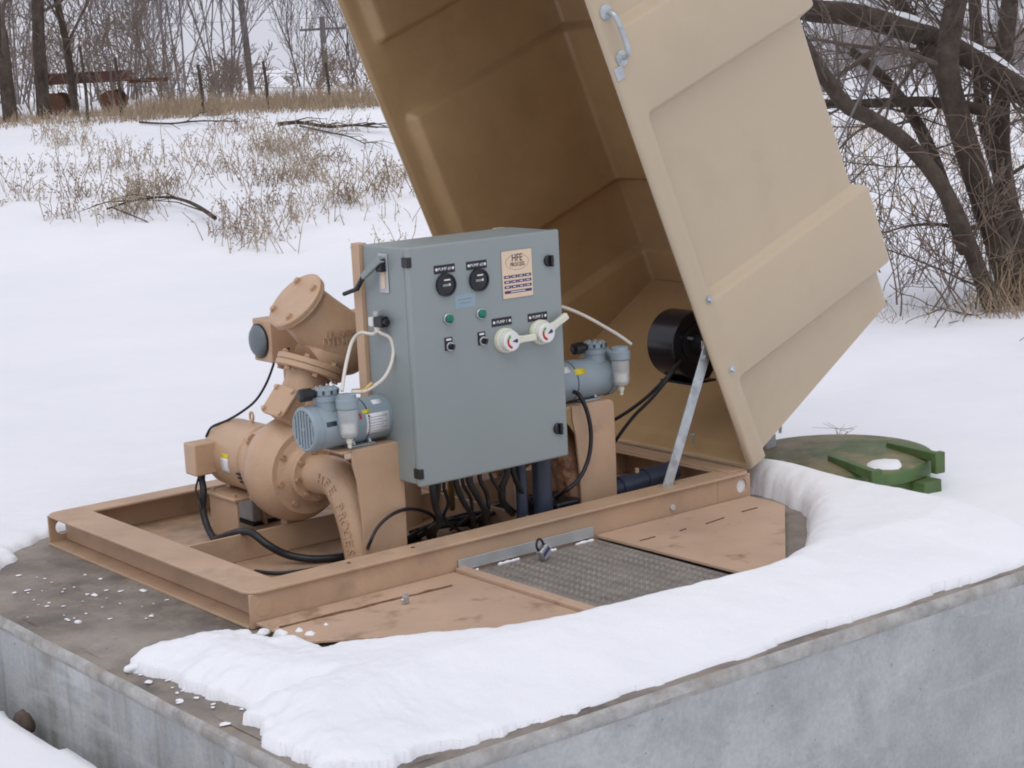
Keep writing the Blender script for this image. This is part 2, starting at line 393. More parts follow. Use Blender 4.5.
# ------------------------------------------------------------------ concrete vault
cv = thing('concrete_vault', 'grey concrete vault with stained faces carrying the pump skid', 'vault', (1.5, .25, -.8))
def edge_loop(inset, z, amp, seed):
    x0, x1, y0, y1 = PAD[0]+inset, PAD[1]-inset, PAD[2]+inset, PAD[3]-inset; out = []
    def run(a, b, k, nrm):
        n = max(2, int((V(b)-V(a)).length/.02))
        for i in range(n):
            t = i/n; p = V(a).lerp(V(b), t)
            nz = float(fbm(p.x*7+seed*3.1, p.y*7+k*5.7+seed, 4)); out.append((p.x+nrm[0]*nz*amp, p.y+nrm[1]*nz*amp, z+nz*amp*.5))
    run((x0, y0), (x1, y0), 0, (0, -1)); run((x1, y0), (x1, y1), 1, (1, 0)); run((x1, y1), (x0, y1), 2, (0, 1)); run((x0, y1), (x0, y0), 3, (-1, 0))
    return out
def strip(loops, name, m, cap=False):
    mb = MB(); n0 = len(loops[0])
    for l in loops: mb.v.extend(l)
    for i in range(len(loops)-1):
        a = i*n0; b = (i+1)*n0; 
        for k in range(n0): mb.f.append((a+k, a+(k+1) % n0, b+(k+1) % n0, b+k))
    if cap: mb.f.append(tuple(range(n0)))
    return mb.build(name, m, cv, smooth=50)
# equal vertex counts: resample every loop to the outer loop's count
def resample(l, n):
    a = np.array(l+[l[0]]); d = np.r_[0, np.cumsum(np.hypot(*(np.diff(a[:, :2], axis=0).T)))]; u = np.linspace(0, d[-1], n, endpoint=False)
    return [tuple(float(np.interp(t, d, a[:, k])) for k in range(3)) for t in u]
NN = 700
Ltop = resample(edge_loop(.05, .001, .004, 1), NN); L2 = resample(edge_loop(.012, -.001, .005, 1), NN); L3 = resample(edge_loop(.003, -.010, .006, 2), NN)
L4 = resample(edge_loop(-.002, -.026, .004, 3), NN); L5 = resample(edge_loop(0, -.036, .003, 4), NN); L6 = resample(edge_loop(.003, -.042, .0015, 5), NN)
Lw = [resample(edge_loop(.004, z, .0015, 6), NN) for z in (-.3, -.6, -1.2)]
strip([Ltop, L2], 'top_margin', 'concrete_top')
strip([L2, L3, L4, L5, L6], 'rim', 'concrete_lip')
strip([L6]+Lw, 'wall', 'concrete_face')
gx = np.linspace(PAD[0]+.045, PAD[1]-.045, 60); gy = np.linspace(PAD[2]+.045, PAD[3]-.045, 50); X, Y = np.meshgrid(gx, gy)
idx = np.arange(X.size).reshape(X.shape); q = np.stack([idx[:-1, :-1], idx[:-1, 1:], idx[1:, 1:], idx[1:, :-1]], -1).reshape(-1, 4)
me = np_mesh('top_slab', np.stack([X, Y, X*0+.001+.002*fbm(X*2, Y*2)], -1).reshape(-1, 3), q); me.materials.append(MATS['concrete_top'])
o = bpy.data.objects.new('top_slab', me); COL.objects.link(o); attach(o, cv)

# ------------------------------------------------------------------ snow lying on the vault
def sdist(X, Y, poly):
    """signed distance, positive inside"""
    d = np.full(X.shape, 1e9); ins = np.zeros(X.shape, bool); n = len(poly)
    for i in range(n):
        ax_, ay = poly[i]; bx, by = poly[(i+1) % n]; ex, ey = bx-ax_, by-ay; L = ex*ex+ey*ey
        t = np.clip(((X-ax_)*ex+(Y-ay)*ey)/L, 0, 1); d = np.minimum(d, np.hypot(X-ax_-t*ex, Y-ay-t*ey))
        c = ((ay > Y) != (by > Y)) & (X < (bx-ax_)*(Y-ay)/((by-ay) if by != ay else 1e-9)+ax_); ins ^= c
    return np.where(ins, d, -d)
_inn = [(150, 648), (175, 640), (200, 633), (228, 632), (252, 634), (275, 640), (300, 645), (318, 650), (345, 646), (390, 643), (440, 638), (490, 634), (540, 628), (590, 618), (640, 605), (700, 590), (757, 576)]
front_poly = [(-.43, -.05)]+[(PZ(a_, b_, .04+.035*(a_ > 320)).x, PZ(a_, b_, .04+.035*(a_ > 320)).y+.04+.01*(a_ > 320)) for a_, b_ in _inn]+[(1.50, -.755), (1.64, -.66),
              (1.84, -.49), (2.03, -.31), (2.12, -.13), (2.14, .04), (2.18, .35), (2.24, .9), (2.4, 1.5), (3.0, 1.6), (3.0, -1.32), (2.3, -1.205), (1.2, -1.21), (.3, -1.20), (-.15, -1.205), (-.38, -1.215), (-.455, -1.12), (-.43, -.85), (-.365, -.64), (-.385, -.46), (-.375, -.28), (-.44, -.12)]
rear_poly = [(-.55, 1.02), (-.38, 1.10), (-.27, 1.24), (-.16, 1.30), (-.08, 1.44), (.02, 1.50), (.1, 1.56), (1.0, 1.60), (2.4, 1.6), (2.4, 2.6), (-.9, 2.6), (-.9, 1.02)]
st = .0070
gx = np.arange(-1.0, 3.02, st); gy = np.arange(-1.4, 2.4, st); X, Y = np.meshgrid(gx, gy)
wx = .020*fbm(X*6, Y*6, 3)+.010*fbm(X*22, Y*22, 2); wy = .020*fbm(X*6+40, Y*6, 3)+.010*fbm(X*22+9, Y*22, 2)
# crumbly at the broken left tip, smooth along the long front drift
crumb = 1-sstep(.0, .5, X)*.65
d1 = sdist(X+wx*crumb*1.4, Y+wy*crumb*1.4, front_poly)
T1 = .085+.030*sstep(-.35, .5, X)+.014*fbm(X*1.3, Y*1.3, 2)
wd = np.maximum(.10-.065*sstep(-.95, -1.10, Y)-.05*sstep(-.2, -.4, X), .035)
e1 = np.clip(d1/wd, 0, 1); hin = T1*np.sqrt(np.maximum(1-(1-e1)**2, 0))
hfr = .014+.006*fbm(X*5, Y*5, 2)+T1*np.sin(np.pi/2*np.clip((Y+1.21+.03*fbm(X*1.7, Y*1.7, 2))/.55, 0, 1))
dl = np.clip((d1+.02)/.30, 0, 1); hlf = .018+T1*np.where(X < .1, np.sin(np.pi/2*dl)*(1-sstep(-.2, .1, X))+sstep(-.2, .1, X), 1)
h1 = np.minimum(np.minimum(hin, hfr), hlf)
rough_edge = (1-sstep(-.15, .25, X))
h1 += np.where(d1 > 0, (.008*fbm(X*5, Y*5, 2)+.003*np.abs(fbm(X*28, Y*28, 3)))*rough_edge*sstep(0, .04, d1), 0)
h1 += np.where(d1 > 0, .0025*fbm(X*11, Y*11, 3)*sstep(0, .1, d1), 0)
fp = PZ(292, 686, .06)
for (cx, cy, sx_, sy_, dep) in ((fp.x, fp.y, .085, .035, .06), (fp.x-.10, fp.y+.09, .16, .05, .012)):
    ca, sa = math.cos(-.62), math.sin(-.62); a_ = (X-cx)*ca+(Y-cy)*sa; b_ = -(X-cx)*sa+(Y-cy)*ca
    h1 -= dep*np.exp(-(a_/sx_)**2-(b_/sy_)**2)*(d1 > 0)
# bank up around the manhole's near side, melt hollow at the manhole itself
MAN = PZ(836, 455, 0); MR = .385
dm = np.hypot(X-MAN.x, Y-MAN.y)
h1 = h1+.012*np.exp(-((X-2.22)/.10)**2-((Y-.05)/.3)**2)*(d1 > 0)
h1 = h1-(.34*sstep(2.20, 2.62, X))*(d1 > 0)
d2 = sdist(X+wx*1.6, Y+wy*1.6, rear_poly); h2 = (.035+.008*fbm(X*4, Y*4))*np.sqrt(np.maximum(1-(1-np.clip(d2/.12, 0, 1))**2, 0))*(1-sstep(1.9, 2.35, Y)*1.4)
h = np.where(d1 > 0, h1+.0, np.where(d2 > 0, h2, np.where(X > 2.35, -.4, np.clip(np.maximum(d1, d2)*1.6, -.05, 0))))
def snow_mesh(mask, name, label):
    cell = mask[:-1, :-1] | mask[1:, :-1] | mask[:-1, 1:] | mask[1:, 1:]
    idx = np.arange(X.size).reshape(X.shape); q = np.stack([idx[:-1, :-1], idx[:-1, 1:], idx[1:, 1:], idx[1:, :-1]], -1)[cell]
    used = np.unique(q); rem = np.full(X.size, -1); rem[used] = np.arange(len(used))
    v = np.stack([X, Y, h], -1).reshape(-1, 3)[used]
    me = np_mesh(name, v, rem[q]); me.materials.append(MATS['snow'])
    o = bpy.data.objects.new(name, me); COL.objects.link(o); tag(o, label, 'snow', kind='stuff'); return o
snow_mesh(d1 > 0, 'snow_drift', 'thick smooth snow drift lying along the front of the concrete vault')
snow_mesh((d2 > 0) & (d1 <= 0), 'snow_drift', 'thin snow edge lying on the back corner of the concrete vault')
crumbs = MB(); rng = random.Random(11)
for i in range(80):
    if i < 45:
        k = rng.randint(0, 6); x, y = [(-.22, .62), (-.12, .75), (-.30, .95), (-.33, .55), (-.1, .45), (-.2, 1.05), (-.25, .8)][k]; x += rng.gauss(0, .06); y += rng.gauss(0, .09)
    elif i < 70: x, y = -.42+rng.gauss(.02, .04), rng.uniform(-.75, .0)
    else: x, y = rng.gauss(-.05, .12), rng.gauss(.02, .06)
    if x < -.46 or (x > -.02 and y > -.02): continue
    lump(crumbs, (x, y, .004), rng.choice((.003, .004, .005, .006, .008, .012)), rng, .3)
for px, py, r in ((326, 628, .014), (150, 657, .02), (132, 668, .022), (312, 637, .022), (299, 634, .02), (283, 636, .024), (264, 633, .018)):
    p = PZ(px, py, .012); lump(crumbs, (p.x, p.y, .012), r, rng, .75)
tag(crumbs.build('snow_crumbs', 'snow', smooth=85, kind='stuff'), 'loose crumbs of snow scattered on the concrete and the hatch', 'snow')
# ------------------------------------------------------------------ skid frame
H, L, W = .1154, 2.0605, 1.4232
W1, W2 = .1318, .0906
fr = thing('skid_frame', 'tan painted rectangular steel skid frame lying on the concrete vault', 'frame', (1.03, .71, 0))
def rrect(x0, x1, y0, y1, r, n=6):
    out = []
    for cx, cy, a0 in ((x1-r, y1-r, 0), (x0+r, y1-r, 90), (x0+r, y0+r, 180), (x1-r, y0+r, 270)):
        for k in range(n+1):
            a = math.radians(a0+90*k/n); out.append((cx+r*math.cos(a), cy+r*math.sin(a)))
    return out
def ring(outer, inner, z0, z1):
    mb = MB(); n = len(outer)
    for z in (z0, z1):
        for p in outer: mb.v.append((*p, z))
        for p in inner: mb.v.append((*p, z))
    for k in range(n):
        j = (k+1) % n
        mb.f += [(k, j, n+j, n+k), (2*n+k, 3*n+k, 3*n+j, 2*n+j), (k, 2*n+k, 2*n+j, j), (n+k, n+j, 3*n+j, 3*n+k)]
    return mb
def plate_hole(x0, x1, z0, z1, y0, y1, hx, hz, hr):
    """vertical plate in XZ with one round hole"""
    mb = MB(); n = 24; outer = []
    for k in range(n):
        a = 2*math.pi*(k+.5)/n; c, s_ = math.cos(a), math.sin(a)
        t = min((((x1-hx) if c > 0 else (x0-hx))/c) if abs(c) > 1e-6 else 1e9, (((z1-hz) if s_ > 0 else (z0-hz))/s_) if abs(s_) > 1e-6 else 1e9)
        outer.append((hx+c*t, hz+s_*t))
    # snap the nearest samples to the corners
    for cx, cz in ((x0, z0), (x0, z1), (x1, z0), (x1, z1)):
        k = min(range(n), key=lambda i: (outer[i][0]-cx)**2+(outer[i][1]-cz)**2); outer[k] = (cx, cz)
    inner = [(hx+hr*math.cos(2*math.pi*(k+.5)/n), hz+hr*math.sin(2*math.pi*(k+.5)/n)) for k in range(n)]
    for y in (y0, y1):
        mb.v += [(a, y, b) for a, b in outer]+[(a, y, b) for a, b in inner]
    for k in range(n):
        j = (k+1) % n
        mb.f += [(k, n+k, n+j, j), (2*n+k, 2*n+j, 3*n+j, 3*n+k), (k, j, 2*n+j, 2*n+k), (n+k, 3*n+k, 3*n+j, n+j)]
    return mb
tk = .009
out = rrect(-.008, L+.004, -.012, W+.004, .05); inn = rrect(W1, L-.09, W2, W-W2, .004)
ring(out, inn, H-tk, H).build('top_flange', 'tan_rail', fr, bevel=.0025)
# front rail: split so the lifting hole sits in its own end plate
MB().box(.0, 1.90, .0, tk, 0.001, H-tk-.0005).build('front_rail', 'tan_rail', fr, bevel=.002)
plate_hole(1.9005, L, .001, H-tk-.0005, 0, tk, 2.019, .066, .026).build('lifting_plate', 'tan_rail', fr)
plate_hole(0.0, .13, .001, H-tk-.0005, W-tk, W, .050, .058, .026).build('lifting_plate', 'tan_rail', fr)
MB().cyl((2.019, .010, .066), (2.019, .014, .066), .027, n=20).build('packed_snow', 'snow', fr)
MB().box(.1305, L, W-tk, W, .001, H-tk-.0005).build('rear_rail', 'tan_rail', fr, bevel=.002)
mb = MB(); mb.box(.060, .069, tk+.001, W-tk-.001, tk+.0025, H-tk-.0005)
mb.build('left_rail', 'tan_rail', fr, bevel=.002)
MB().box(-.006, .128, tk+.0012, W-.004, .0015, .0015+tk).build('left_foot_flange', 'tan_rail', fr, bevel=.002)
mb = MB().box(L-tk, L, tk+.001, W-tk-.001, .0015, H-tk-.0005); mb.build('right_rail', 'tan_rail', fr, bevel=.002)
MB().cyl((.046, -.001, .06), (.046, .002, .06), .029, n=28).build('welded_plug', 'tan_rail', fr, bevel=.001)
MB().box(.129, L-tk-.001, tk+.001, W-tk-.001, .004, .012).build('floor_plate', 'tan_floor', fr)
MB().box(.07, L-tk-.001, .662, .672, .0125, H-.012).build('cross_member', 'tan_rail', fr, bevel=.002)
MB().box(1.16, 1.17, .10, .6615, .0125, H-.02).build('cross_member', 'tan_rail', fr, bevel=.002)
b = MB().cyl((1.679, -.007, .052), (1.679, .001, .052), .0115, n=6); b.build('bolt', 'grey_metal', fr, bevel=.001)
for x in (.62, .38): MB().cyl((x, W2*.55, H-.001), (x, W2*.55, H+.0015), .007, n=10).build('bolt_hole_stain', 'rust', fr)
# hinge strip and hinge leaf along the right rail
MB().box(L-.085, L-.01, .02, W-.02, H+.0005, H+.0045).build('hinge_leaf', 'tan_rail', fr, bevel=.001)

# ------------------------------------------------------------------ access hatches in front of the skid
hl = thing('hatch_door', 'tan steel hatch door with rust marks at the left front of the skid', 'hatch', (.4, -.3, 0))
zt = .022
MB().prism([(.012, -.006), (.012, -.262), (.19, -.385), (.72, -.70), (.735, -.69), (.735, -.006)], (0, 0, zt-.008), (1, 0, 0), (0, 1, 0), (0, 0, .008)).build('door_panel', 'tan_plate', hl, bevel=.0015)
MB().box(.738, .778, -.71, -.006, .004, .034).build('edge_bar', 'tan_plate', hl, bevel=.003)
rng = random.Random(5)
seam = MB(); a = PZ(280, 628, zt); b_ = PZ(452, 586, zt)
pts = [a.lerp(b_, t/14)+V((0, rng.uniform(-.004, .004), .001)) for t in range(15)]
seam.tube(pts, [.0035+.003*rng.random() for _ in pts], 5)
seam.build('rusty_weld', 'weld_rust', hl, smooth=60)
mb = MB().box(-.012, .012, -.004, .004, 0, .03, Matrix.Translation(PZ(406, 604, zt))@Matrix.Rotation(.25, 4, 'Z'))
mb.box(-.008, .008, -.007, -.004, .006, .026, Matrix.Translation(PZ(406, 604, zt))@Matrix.Rotation(.25, 4, 'Z'))
mb.cyl(PZ(401, 600, zt+.015), PZ(404, 600, zt+.015), .005, n=8)
tag(mb.build('hasp', 'steel', bevel=.002), 'small steel hasp standing on the left tan hatch door', 'hasp')
hr = thing('hatch_door', 'tan steel hatch door with slots and a cut corner at the right front of the skid', 'hatch', (1.7, -.3, 0))
MB().prism([(1.325, -.008), (1.335, -.70), (1.375, -.735), (1.44, -.77), (2.03, -.20), (2.046, -.12), (2.046, -.008)], (0, 0, zt-.006), (1, 0, 0), (0, 1, 0), (0, 0, .010)).build('door_panel', 'tan_plate', hr, bevel=.0015)
for (p0, p1) in (((640, 541), (655, 537)), ((706, 524), (724, 518)), ((742, 512), (757, 508)), ((680, 531), (686, 529))):
    a = PZ(*p0, zt+.004); b_ = PZ(*p1, zt+.004); mb = MB(); mb.tube([a, a.lerp(b_, .5), b_], .0035, 5); mb.build('slot', 'rust', hr)
dh = thing('diamond_plate_hatch', 'worn grey diamond plate hatch between the two tan hatch doors', 'hatch', (1.05, -.35, 0))
MB().box(.779, 1.322, -.80, -.012, .002, .012).build('door_panel', 'diamond_plate', dh)
lug = MB(); k = 0
y = -.79; row = 0
while y < -.03:
    x = .79+(.011 if row % 2 else 0)
    while x < 1.31:
        a = math.radians(38 if (row+k) % 2 else -38); c, s_ = math.cos(a), math.sin(a); l, w_ = .0105, .0034
        lug.add([(x-c*l, y-s_*l, .0121), (x+s_*w_, y-c*w_, .0123), (x+c*l, y+s_*l, .0121), (x-s_*w_, y+c*w_, .0123), (x, y, .0152)], [(0, 1, 4), (1, 2, 4), (2, 3, 4), (3, 0, 4)])
        x += .022; k += 1
    y += .0125; row += 1
lug.build('tread_pattern', 'diamond_lug', dh, smooth=0, kind='stuff')
MB().box(.752, 1.312, -.0095, -.0045, .035*.6, .058).build('edge_angle', 'alu', dh, bevel=.001)
for a, b_ in ((.775, .82), (.90, .985), (1.09, 1.14), (1.225, 1.30)):
    mb = MB(); n = 8
    mb.tube([(a+(b_-a)*i/n, -.018+rng.uniform(-.002, .002), .014) for i in range(n+1)], [.004+.003*rng.random() for _ in range(n+1)], 6); mb.build('snow_in_joint', 'snow', dh)
# padlock hanging on the aluminium angle
pl = thing('padlock', 'silver padlock hanging on the aluminium angle of the diamond plate hatch', 'padlock', (1.04, -.03, .03))
M = Matrix.Translation(PZ(544, 552, .04))@Matrix.Rotation(-.5, 4, 'Y')@Matrix.Rotation(.3, 4, 'Z')
MB().box(-.024, .024, -.011, .011, -.020, .020, M).build('body', 'steel', pl, bevel=.004)
MB().box(-.020, .020, -.0125, -.0112, -.004, .007, M).build('blue_band', 'ink_purple', pl)
sh = [M@V((-.016, 0, .018)), M@V((-.019, .0, .035)), M@V((-.008, 0, .048)), M@V((.008, 0, .048)), M@V((.016, 0, .035)), M@V((.014, 0, .018))]
MB().tube(smooth_path(sh, 4), .0042, 8).build('shackle', 'black_plastic', pl)
# ------------------------------------------------------------------ pumps
mat('dome_grey', (.13, .16, .18), .4, .1)
def hexbolt(mb, p, ax, r=.0085, h=.011):
    p = V(p); ax = V(ax).normalized(); mb.cyl(p, p+ax*.0022, r*1.25, n=12); mb.cyl(p, p+ax*h, r, n=6)
def bolts(parent, o, ax, R, n, ph=0, r=.0105, m='tan_bolt'):
    o = V(o); ax = V(ax).normalized(); t = V((0, 0, 1)) if abs(ax.z) < .9 else V((1, 0, 0)); e1 = ax.cross(t).normalized(); e2 = ax.cross(e1)
    for k in range(n):
        a = 2*math.pi*k/n+ph; mb = MB(); hexbolt(mb, o+(e1*math.cos(a)+e2*math.sin(a))*R, ax, r); mb.build('bolt', m, parent)
AX, AZ = .572, .292
DV = -.07      # pump end sits this much nearer the front than the motor datum
def make_pump(X0, label, rusty=False):
    c = 'tan_cast'; leg = 'rust_cast' if rusty else 'tan_cast'
    t = thing('centrifugal_pump', label, 'pump', (X0, .66, .012), 'pumps on the skid')
    F = V((0, -1, 0))
    # motor
    mo = MB().lathe((X0, 1.150, AZ), F, [(0, .030), (.004, .074), (.018, .094), (.05, .106), (.055, .112), (.08, .118), (.30, .120), (.305, .113), (.34, .113), (.345, .130), (.38, .133), (.42, .128)], 40).build('motor', c, t, bevel=0)
    for a in (-.42, 0, .42):
        mb = MB()
        for k in range(3):
            z = -.018+k*.014
            mb.box(-.1245-.0, -.122, -.012, .012, z-.003, z+.003, Matrix.Translation((X0, .885, AZ-.055)))
        if a == 0:
            for k in range(3):
                z = AZ-.060+k*.0155; x = X0-math.sqrt(max(.1203**2-(z-AZ)**2, 0))
                MB().box(x-.0012, x+.004, .820, .858, z-.0035, z+.0035).build('vent_slot', 'ink_black', mo)
    # nameplate on the curved side
    def curved(a0, a1, y0, y1, m, r):
        mb = MB(); n = 6
        for i in range(n+1):
            a = a0+(a1-a0)*i/n
            for y in (y0, y1): mb.v.append((X0-r*math.cos(a), y, AZ+r*math.sin(a)))
        for i in range(n): mb.f.append((2*i, 2*i+1, 2*i+3, 2*i+2))
        o = mb.build('nameplate', m, mo); sm = o.modifiers.new('t', 'SOLIDIFY'); sm.thickness = .0006; sm.offset = 1; return o
    curved(-.30, .12, .905, .955, 'label_white', .1205); curved(.12, .25, .905, .955, 'label_yellow', .1205)
    MB().tube([V((X0+.0, .93, AZ+.142))+V((0, math.cos(a)*.012, math.sin(a)*.016)) for a in [k*math.pi/8 for k in range(16)]], .0042, 8, closed=True).build('eye_bolt', c, mo)
    MB().cyl((X0, .93, AZ+.112), (X0, .93, AZ+.128), .006, n=10).build('eye_bolt_shank', c, mo)
    for k in range(4):
        a = math.pi/4+k*math.pi/2; p = V((X0+math.cos(a)*.137, .775, AZ+math.sin(a)*.137)); MB().lathe(p, F, [(0, .022), (.016, .022)], 14).build('lug', c, mo); 
        mb = MB(); hexbolt(mb, p+V((0, .0, 0)), (0, 1, 0), .008, .016); mb.build('bolt', c, mo)
    # junction box on the motor's left flank
    jb = MB().box(X0-.190, X0-.10, 1.01, 1.09, AZ-.052, AZ+.061).build('junction_box', c, t, bevel=.006, seg=3)
    MB().cyl((X0-.15, 1.05, AZ-.052), (X0-.15, 1.05, AZ-.069), .014, n=12).build('cable_gland', 'black_plastic', jb)
    # volute, cover, neck and suction flange
    vo = MB().lathe((X0, .735, AZ), F, [(0, .105), (.004, .150), (.015, .165), (.04, .176), (.075, .180), (.11, .176), (.135, .162), (.150, .148), (.165, .142)], 48).build('volute', c, t)
    cvr = MB().lathe((X0, .590, AZ), F, [(0, .128), (.003, .133), (.016, .133), (.019, .128), (.024, .105), (.040, .082), (.075, .070)], 40).build('suction_cover', c, t)
    bolts(cvr, (X0, .571, AZ), F, .116, 8, .2)
    fl = MB().lathe((X0, .540, AZ), F, [(0, .090), (.003, .093), (.020, .093), (.023, .090)], 36).build('flange', c, t)
    bolts(fl, (X0, .517, AZ), F, .078, 8, .1, .0095)
    # tangential discharge neck, square inspection cover
    d = V((.42, 0, .907)).normalized(); q = P(308, 373, .66)+V((X0-AX, 0, 0))-d*.165
    MB().lathe(q, d, [(0, .10), (.05, .085), (.10, .072), (.164, .068)], 28).build('discharge_neck', c, t)
    n_ = V((-.74, -.18, .64)).normalized(); ex = V((.0, 1, 0)).cross(n_).normalized(); ey = n_.cross(ex)
    o = P(283, 404, .62)+V((X0-AX, 0, 0))-n_*.02; ic = MB().prism(rrect(-.048, .048, -.048, .048, .012, 3), o-n_*.05, ex, ey, n_*.082).build('inspection_neck', c, t, bevel=.003)
    o2 = o+n_*.0325; ip = MB().prism(rrect(-.055, .055, -.055, .055, .016, 3), o2, ex, ey, n_*.012).build('inspection_cover', c, t, bevel=.003)
    for a in (-1, 1):
        for b_ in (-1, 1):
            mb = MB(); hexbolt(mb, o2+n_*.012+ex*a*.042+ey*b_*.042, n_, .008, .009); mb.build('bolt', c, ip)
    # cast suction elbow leg, tapering down to the floor
    path = smooth_path([(X0, .520, AZ), (X0, .45, AZ+.006), (X0, .385, AZ), (X0, .335, AZ-.045), (X0, .30, AZ-.115), (X0, .275, AZ-.20), (X0, .262, .013)], 6)
    rr = [.067-.008*i/(len(path)-1) for i in range(len(path))]
    el = MB().tube(path, rr, 28).build('suction_elbow', leg, t)
    # raised cast lettering running down the elbow
    txt = 'HFE PROCESS'; lg = MB(); N = len(path)
    dist = [0]
    for i in range(1, N): dist.append(dist[-1]+(path[i]-path[i-1]).length)
    nrm = V((-.94, -.33, 0)).normalized()
    for i, ch in enumerate(txt):
        if ch == ' ': continue
        sdst = .125+i*.0285; k = max(1, min(N-2, next((j for j in range(N) if dist[j] > sdst), N-2)))
        T = (path[k+1]-path[k-1]).normalized(); nn = (nrm-T*nrm.dot(T)).normalized(); upv = nn.cross(T)
        p = path[k-1].lerp(path[k], (sdst-dist[k-1])/max(1e-6, dist[k]-dist[k-1]))+nn*(rr[k]+.0002)
        lg = MB(); put_text(lg, ch, .046, .007, p, T, upv); lg.build('cast_letter', leg, el, smooth=0)
    # folded steel post beside the elbow that carries the vacuum pump
    xl, xr, yf, zt_ = X0-.058, X0+.132, .20, .425
    poly = [(xl, zt_), (xl-.0, zt_-.05), (xl+.012, zt_-.10), (xl+.022, .20), (xl+.026, .0125), (xr-.004, .0125), (xr, .22), (xr, zt_-.03)]
    for k in range(5):
        a = math.radians(k*90/4); poly.append((xr-.024+.024*math.cos(a), zt_-.024+.024*math.sin(a)))
    ps = MB().prism(poly, (0, yf, 0), (1, 0, 0), (0, 0, 1), (0, .010, 0)).build('post', 'tan_paint', t, bevel=.002)
    MB().box(xl-.035, xr-.012, yf+.0105, yf+.17, zt_-.010, zt_-.001).build('post_shelf', 'tan_paint', ps, bevel=.002)
    MB().box(xr-.011, xr-.002, yf+.0105, yf+.17, .0125, zt_-.015).build('post_side', 'tan_paint', ps, bevel=.002)
    # motor pedestal
    MB().box(X0+.08, X0+.09, 1.03, 1.07, .0125, .158).build('pedestal_side', 'tan_paint', t, bevel=.003)
    pd = MB().box(X0-.115, X0-.103, .88, 1.07, .0125, .158).build('pedestal', 'tan_paint', t, bevel=.004)
    MB().box(X0-.125, X0+.095, .87, 1.08, .1585, .170).build('pedestal_cap', 'tan_paint', pd, bevel=.003)
    for y in (.90, 1.05):
        MB().box(X0-.05, X0+.05, y-.012, y+.012, .1705, .205).build('motor_foot', 'tan_paint', pd, bevel=.003)
        mb = MB(); hexbolt(mb, (X0-.11, y, .170), (0, 0, 1)); mb.build('bolt', 'tan_paint', pd)
    MB().box(X0-.04, X0+.04, .676, .715, .0125, .15).build('pump_foot', 'tan_cast', t, bevel=.006)
    return t
make_pump(AX, 'tan centrifugal pump with its motor and volute in full view on the skid')
make_pump(AX+.90, 'tan centrifugal pump half hidden behind the grey control panel', True)

# ------------------------------------------------------------------ ball check valves
def make_valve(mir, label, X0):
    """wye pattern body: inlet flange below, capped branch up and out, outlet to the side"""
    c = 'tan_cast'; YV = .66
    t = thing('check_valve', label, 'valve', (X0, YV, .58), 'check valves on the pump discharges')
    fx = (lambda v: V((X0+(v[0]-AX)*mir, v[1], v[2]))); fd = lambda v: V((v[0]*mir, v[1], v[2]))
    d = V((.42, 0, .907)).normalized(); q = P(308, 373, YV)
    fq = fx(q); dd = fd(d)
    bf = MB().lathe(fq, dd, [(0, .112), (.003, .116), (.018, .116), (.0205, .113)], 36).build('lower_flange', c, t)
    bf2 = MB().lathe(fq+dd*.0215, dd, [(0, .113), (.003, .116), (.018, .116), (.021, .112)], 36).build('upper_flange', c, t)
    bolts(bf2, fq+dd*.0425, dd, .098, 6, .3); bolts(bf, fq-dd*.0005, -dd, .098, 6, .3)
    cap = fx(P(298, 303, YV)); n_ = fd(V((-.70, 0, .714)).normalized())
    start = fq+dd*.04
    # main body: bulging casting from inlet to a broad ball chamber, and branch barrel to the cap
    mid = fx(P(341, 344, YV))
    nk = (mid-start)
    MB().lathe(start-nk.normalized()*.01, nk, [(0, .074), (nk.length*.3, .080), (nk.length*.7, .098), (nk.length+.02, .104)], 36).build('inlet_neck', c, t)
    bx = cap-mid; L_ = bx.length
    MB().lathe(mid, n_, [(-.108, .012), (-.104, .035), (-.09, .065), (-.065, .088), (-.03, .104), (.01, .110), (.06, .108), (L_*.6, .097), (L_*.85, .091), (L_-.03, .091), (L_-.012, .103), (L_-.008, .108)], 40).build('body', c, t)
    oe = fx((P(341, 344, YV).x+.235, YV, P(341, 344, YV).z+.055)); od = oe-mid
    MB().lathe(mid, od, [(0, .104), (od.length*.45, .092), (od.length*.75, .078), (od.length, .074)], 32).build('outlet_neck', c, t)
    MB().lathe(cap-n_*.0075, n_, [(0, .108), (.003, .111), (.010, .111), (.012, .109)], 40).build('branch_flange', c, t)
    cp = MB().lathe(cap+n_*.0055, n_, [(0, .109), (.002, .112), (.011, .112), (.016, .106)], 40).build('cap', c, t)
    bolts(cp, cap+n_*.0215, n_, .088, 4, .62, .011)
    of = oe; MB().lathe(of, fd((1, 0, .05)), [(0, .10), (.003, .104), (.02, .104), (.023, .1)], 32).build('outlet_flange', c, t)
    bolts(t, of, fd((-1, 0, -.05)), .088, 6, .1, .011)
    # faint raised casting marks
    if mir > 0:
        rg = random.Random(4); mk = MB()
        for row in range(2):
            for k in range(9 if row == 0 else 6):
                p = P(326+k*3.9, 335+row*8-k*.55, YV-.10); rel = p-mid; qq = rel.x*n_.z-rel.z*n_.x; ang = 0
                z = p.z; yy = YV-math.sqrt(max(.1085**2-qq*qq, .0004))
                for j in range(rg.choice((1, 2, 2))):
                    xx = p.x+j*.006; mk.box(xx-.0014, xx+.0014, yy-.004, yy+.004, z-.010, z+.010)
                mk.box(p.x, p.x+.007, yy-.004, yy+.004, z-.002+rg.choice((-.008, 0, .008)), z+.002+rg.choice((-.006, 0, .006)))
        mk.build('cast_marks', c, t, smooth=0)
    # drain rod / lever stub on top of the outlet
    MB().cyl(oe+V((-.05*mir, -.03, .06)), oe+V((-.085*mir, -.05, .125)), .007, n=8).build('lever_stub', c, t)
    return t
